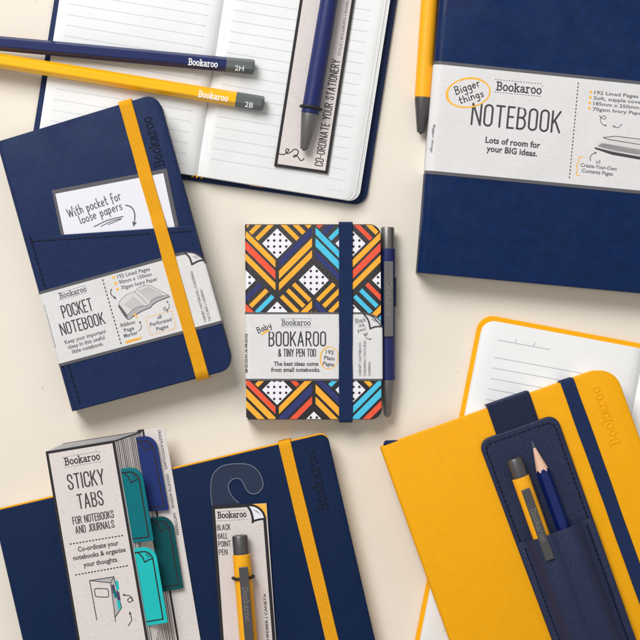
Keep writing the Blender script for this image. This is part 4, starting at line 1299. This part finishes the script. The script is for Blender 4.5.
line(mb, frK, crn, 2.2, h, 1); line(mb, frK, smooth([(246.6, 505.2), (250.6, 510.8), (252.8, 519), (252.6, 522.2)], 5), 2.3, h, 1, cap=True); line(mb, frK, smooth([(252.6, 521.4), (258.8, 519.6), (265.2, 518.8)], 5), 2.1, h, 1)
for k in range(3): line(mb, frK, [(253.4 + 1.8 * k, 509.6 + k * 1.2), (257.6 + 1.5 * k, 511.6 + 1.4 * k)], .45, h, 4)
logo(mb, frK, (217.8, 518.2), (246.4, 516.8), 5.7, h, 7, .17, [((216.4, 511.6), (246.0, 510.0)), ((216.9, 521.0), (248.2, 519.2))], .5, 4)
for s, p, q in (('BLACK', (217.5, 530.2), (230.3, 529.5)), ('BALL', (218.2, 538.8), (227.4, 538.3)), ('POINT', (218.7, 546.8), (230.4, 546.1)), ('PEN', (219.3, 555), (227.3, 554.5))):
    put(mb, frK, s, 'caps', p, q, 5.2, h, 7, .13)
put(mb, frK, 'STYLO | BOLIGRAFO | PENNA | KUGELSCHREIBER | CANETA', 'body', (276.2, 742), (265.9, 593.4), 2.7, h, 7, .016)
mb.build('card', MI + ['white_card'], tK)
for o in tK.children:
    if o.name.startswith('card'):
        o.data.materials[0] = M['kraft_pink']; o.data.materials[1] = M['ink_black']
hk = [(100, 495), (93, 440), (93, 380), (98, 340), (110, 310), (132, 285), (160, 268), (200, 258), (240, 255), (280, 255), (310, 260), (338, 272), (360, 290), (378, 315), (390, 340), (396, 365), (395, 385), (388, 403), (375, 417), (360, 427), (345, 430), (330, 429), (316, 423), (304, 412), (295, 398), (288, 382), (280, 365), (268, 349), (250, 340), (235, 340), (218, 346), (204, 358), (196, 374), (195, 392), (200, 415), (212, 438), (230, 461), (255, 482)]
hk = [(195 + x / 5.818, 420 + y / 5.818) for x, y in hk]
hk = smooth(hk[:-1] + [hk[-1]], 2)
hk = [(212.4, 508)] + hk + [(239.4, 506)]
mb = MB(); prism(mb, frK.pts(hk, .0009), .0004, .0009, .0)
ho = mb.build('plastic_hook', 'plastic', tK)
mb = MB(); ridge(mb, frK.pts(hk[1:-1], .0009), .9 * S, .0008, .00035)
mb.build('moulded_rim', 'frost', ho)
pn, frp, r = pen('pen', 'yellow pen with dark button strapped to the black ball point pen card', HJ + CK, (259, 760), (256.4, 722), (242.0, 554.2), (240.2, 535.2), 17.7, 'pen_yellow', clip=((242.9, 567.2), (249.6, 640), 9.0), metal='gun_dark', lift=.0014)
cord(frK, tK, frp, r, (243.8, 577.4), 0)

# ------------------------------------------------------------------ STICKY TABS PACK (bottom left)
frT2 = Frame(120, 560, HJ, ang((45.8, 451.8), (114.5, 440.6)))
tT = thing('sticky_tab_pack', 'grey card pack of teal and navy sticky tabs reading STICKY TABS', 'sticky tabs', frT2)
TOPZ = .0125
TM = ['kraft_pink', 'ink_black', 'ink', 'ink_yellow', 'ink_soft', 'fill_grey', 'fill_light', 'tab_turq', 'purple_ink', 'tab_teal']
# back card
mb = MB()
bc = [(70, 443), (164.6, 427.0), (209, 690), (112, 706)]
prism(mb, frT2.pts(bc, .0008), 0.0001, .0008, .0001, seg=1)
h = .0008 + EPS
line(mb, frT2, [(137.4, 431.2), (143, 430.2), (186.4, 690)], 2.0, h, 1)
put(mb, frT2, 'ONGLETS AUTOCOLLANTS', 'body', (157.8, 430.2), (164.8, 469.6), 2.7, h, 1, .016)
put(mb, frT2, 'LINGUETAS ADESIVAS', 'body', (166.0, 474.2), (172.0, 508.6), 2.7, h, 1, .016)
put(mb, frT2, 'HAFTSTREIFEN', 'body', (172.9, 513.2), (176.8, 535.2), 2.7, h, 1, .016)
mb.build('back_card', TM, tT)
# the front sleeve with its slanted page-edge side
mb = MB()
fp = [(45.8, 451.6), (114.5, 440.4), (156.6, 690), (87.6, 701)]
F = frT2.pts(fp, TOPZ)
G = [frT2.loc(64.0, 443.2, .001), frT2.loc(141.2, 431.0, .001), frT2.loc(183.6, 690, .001), frT2.loc(100.0, 700, .001)]
prism(mb, [p.to_2d() for p in F], TOPZ - .0005, TOPZ, .0001, seg=1, mi=1, mtop=0)
# sides sloping down to the back card
def quad(a, b, c, d, mi): mb.add([a, b, c, d], [(0, 1, 2, 3)], mi)
dn = Vector((0, 0, -.0005))
quad(F[1] + dn, F[0] + dn, G[0], G[1], 5)
quad(F[0] + dn, F[3] + dn, G[3], G[0], 0)
quad(F[2] + dn, F[1] + dn, G[1], G[2], 0)
# printed page lines on the slanted side: thin bars laid on that surface
nrm = ((F[2] - F[1]).cross(G[1] - F[1])).normalized()
if nrm.z < 0: nrm = -nrm
def on_side(u, v): return (F[1] + dn).lerp(G[1], u).lerp((F[2] + dn).lerp(G[2], u), v) + nrm * .00006
for k in range(15):
    u = .05 + .92 * k / 14; du_ = random.uniform(-.012, .012)
    w = .008 + .009 * random.random()
    for s in range(6):
        v0, v1 = s / 6, (s + 1) / 6
        u0 = u + random.uniform(-.012, .012) if s == 0 else u1
        u1 = u + random.uniform(-.014, .014)
        mb.add([on_side(u0 - w, v0), on_side(u1 - w, v1), on_side(u1 + w, v1), on_side(u0 + w, v0)], [(0, 1, 2, 3)], 2)
mb.add([on_side(.0, 0), on_side(1, 0), on_side(1, .006), on_side(0, .006)], [(0, 1, 2, 3)], 1)
nt = ((F[0] - F[1]).cross(G[1] - F[1])).normalized()
if nt.z < 0: nt = -nt
def on_top(u, v): return (F[0] + dn).lerp(F[1] + dn, u).lerp(G[0].lerp(G[1], u), v) + nt * .00006
for k in range(6):
    v = .1 + .8 * k / 5
    mb.add([on_top(.02 + .1 * (k % 2), v - .02), on_top(.98, v - .02), on_top(1, v + .02), on_top(0, v)], [(0, 1, 2, 3)], 2 if k % 3 == 0 else 4)
mb.add([on_top(0, .9), on_top(1, .9), on_top(1, 1), on_top(0, 1)], [(0, 1, 2, 3)], 1)
h = TOPZ + EPS
line(mb, frT2, [(113.4, 441.7), (155.2, 688.5), (88.6, 699.4), (47.0, 452.7)], 2.6, h, 1, closed=True)
logo(mb, frT2, (65.2, 465.2), (100.2, 459.2), 6.7, h, 1, .16, [((62.4, 457.4), (100.4, 451.2)), ((64.2, 467.6), (102.2, 461.2))], .5, 4)
put(mb, frT2, 'STICKY', 'caps', (69.2, 489.6), (104.6, 483.6), 14.4, h, 2, .105)
put(mb, frT2, 'TABS', 'caps', (79.2, 508.8), (103.6, 504.6), 13.8, h, 2, .105)
put(mb, frT2, 'FOR NOTEBOOKS', 'caps', (73.5, 524.4), (114.0, 517.4), 7.0, h, 2, .13)
put(mb, frT2, 'AND JOURNALS', 'caps', (76.2, 533.6), (114.4, 527.2), 7.0, h, 2, .13)
dashed(mb, frT2, (69.8, 544.2), (124.4, 535.2), 17, 1.1, h, 1, .6)
dashed(mb, frT2, (75.3, 575.0), (129.0, 565.4), 17, 1.1, h, 1, .6)
put(mb, frT2, 'Co-ordinate your', 'body', (78.2, 551.8), (118.8, 545.0), 4.9, h, 2, .024)
put(mb, frT2, 'notebooks & organise', 'body', (73.5, 560.4), (126.0, 551.6), 4.9, h, 2, .024)
put(mb, frT2, 'your thoughts.', 'body', (83.6, 567.2), (118.4, 561.4), 4.9, h, 2, .024)
# printed picture of a notebook with tabs
fill(mb, frT2, [(89.8, 580.4), (113.6, 577.4), (110.6, 582.6)], h, 5)
fill(mb, frT2, [(113.8, 577.4), (117.6, 586), (121.4, 607.6), (114.4, 617), (110.6, 583)], h, 5)
line(mb, frT2, [(96.8, 620), (89.6, 580.6), (113.8, 576.8), (121.6, 607.8), (114.6, 618)], .9, h, 2)
line(mb, frT2, [(89.6, 580.6), (110.6, 582.8), (115.6, 622)], .8, h, 2); line(mb, frT2, [(110.6, 582.8), (113.8, 577)], .7, h, 2)
line(mb, frT2, rpoly([(94.0, 588.4), (108.0, 588.8), (109.0, 597.4), (95.6, 596.6)], 1.8, 3), .9, h, 2, closed=True)
for p, c in (((111.4, 585), 8), ((115.2, 581), 7), ((113.2, 590.4), 9), ((116.4, 592), 8), ((113.8, 598), 5), ((116.8, 600.6), 7)):
    fill(mb, frT2, [p, (p[0] + 2.8, p[1] - .4), (p[0] + 4.2, p[1] + 8.4), (p[0] + 1.4, p[1] + 8.8)], h, c)
line(mb, frT2, smooth([(133.4, 601.4), (131, 597.6), (127.6, 599.8), (129.8, 602.4), (132.4, 599.4), (130, 596), (125.4, 595.2)]), .9, h, 2); arrowhead(mb, frT2, (122.2, 594.8), (126.4, 595.2), 3.0, h, 2)
arrowhead(mb, frT2, (129.6, 611), (130.6, 616), 3.4, h, 2); line(mb, frT2, smooth([(130.4, 614.5), (131.6, 620), (128, 626)]), .9, h, 2)
mb.build('front_sleeve', TM, tT)

def tab(label, TL, TR, BR, BL, z, colour, r=13):
    mb = MB(); th = .0012
    pl = rpoly([TL, TR, BR, BL], [0, r, 1.0, 0])
    prism(mb, frT2.pts(pl, z + th), z, z + th, .0002, seg=2)
    h = z + th + EPS
    V = lambda p: Vector(p)
    rt = (V(BR) - V(TR)).normalized(); tp = (V(TR) - V(TL)).normalized()
    i = 4.2
    p0 = V(TL) + rt * i; p1 = V(TR) + rt * i - tp * i; p2 = V(BR) - rt * i - tp * i; p3 = V(BL) - rt * i
    o = rpoly([tuple(p0), tuple(p1), tuple(p2), tuple(p3)], [0, r - 3.5, 0, 0])
    line(mb, frT2, o, 1.3, h, 1)
    a = p1 - tp * 14; c = p1 + rt * 8.5; tip = p1 - tp * 8.5 + rt * 11
    line(mb, frT2, smooth([tuple(a), tuple((a + tip) / 2 + tp * 1.0 - rt * .6), tuple(tip)], 4) + smooth([tuple(tip), tuple((tip + c) / 2 - rt * .8), tuple(c)], 4)[1:], 1.2, h, 1)
    for k in range(3):
        s = p1 - tp * (6.6 - k * .6) + rt * (2.8 + k * 1.5)
        line(mb, frT2, [tuple(s), tuple(s + tp * 3.6 + rt * .8)], .5, h, 1)
    ob = mb.build('sticky_tab', [colour, 'ink_black'], tT); ob['label'] = label
tab('navy sticky tab', (128, 438.8), (155.2, 434.2), (168.8, 510.0), (140, 512.2), .0022, 'tab_navy')
tab('dark teal sticky tab', (143, 519.2), (171.6, 514.6), (183.4, 588.2), (154, 593.2), .0022, 'tab_dark')
tab('teal sticky tab', (108, 470.6), (141.2, 466.2), (153.8, 540.6), (120, 544.2), .0104, 'tab_teal')
tab('turquoise sticky tab', (122, 550.4), (154.8, 545.6), (167.9, 622.6), (134, 628), .0104, 'tab_turq')

# ------------------------------------------------------------------ camera, light
cam = bpy.data.cameras.new('camera'); co = bpy.data.objects.new('camera', cam); COL.objects.link(co)
co.location = (0, 0, D); cam.sensor_width = 36; cam.lens = 36 * D / (640 * S); cam.clip_start = .05; cam.clip_end = 50
sc.camera = co
w = bpy.data.worlds.new('World'); sc.world = w; w.use_nodes = True
w.node_tree.nodes['Background'].inputs['Color'].default_value = (1.0, .975, .92, 1)
w.node_tree.nodes['Background'].inputs['Strength'].default_value = .41
def lamp(name, pos, size, power, col, target=(0, 0, 0)):
    l = bpy.data.lights.new(name, 'AREA'); l.shape = 'SQUARE'; l.size = size; l.energy = power; l.color = col
    o = bpy.data.objects.new(name, l); COL.objects.link(o); o.location = pos
    o.rotation_euler = (Vector(target) - Vector(pos)).to_track_quat('-Z', 'Y').to_euler()
lamp('softbox', (-.75, 1.25, 1.45), 1.0, 41.5, (1, .992, .985))
sc.view_settings.view_transform = 'Standard'; sc.view_settings.look = 'None'
sc.view_settings.exposure = 0; sc.view_settings.gamma = 1
sc.render.film_transparent = False
sc.cycles.max_bounces = 8; sc.cycles.transparent_max_bounces = 12
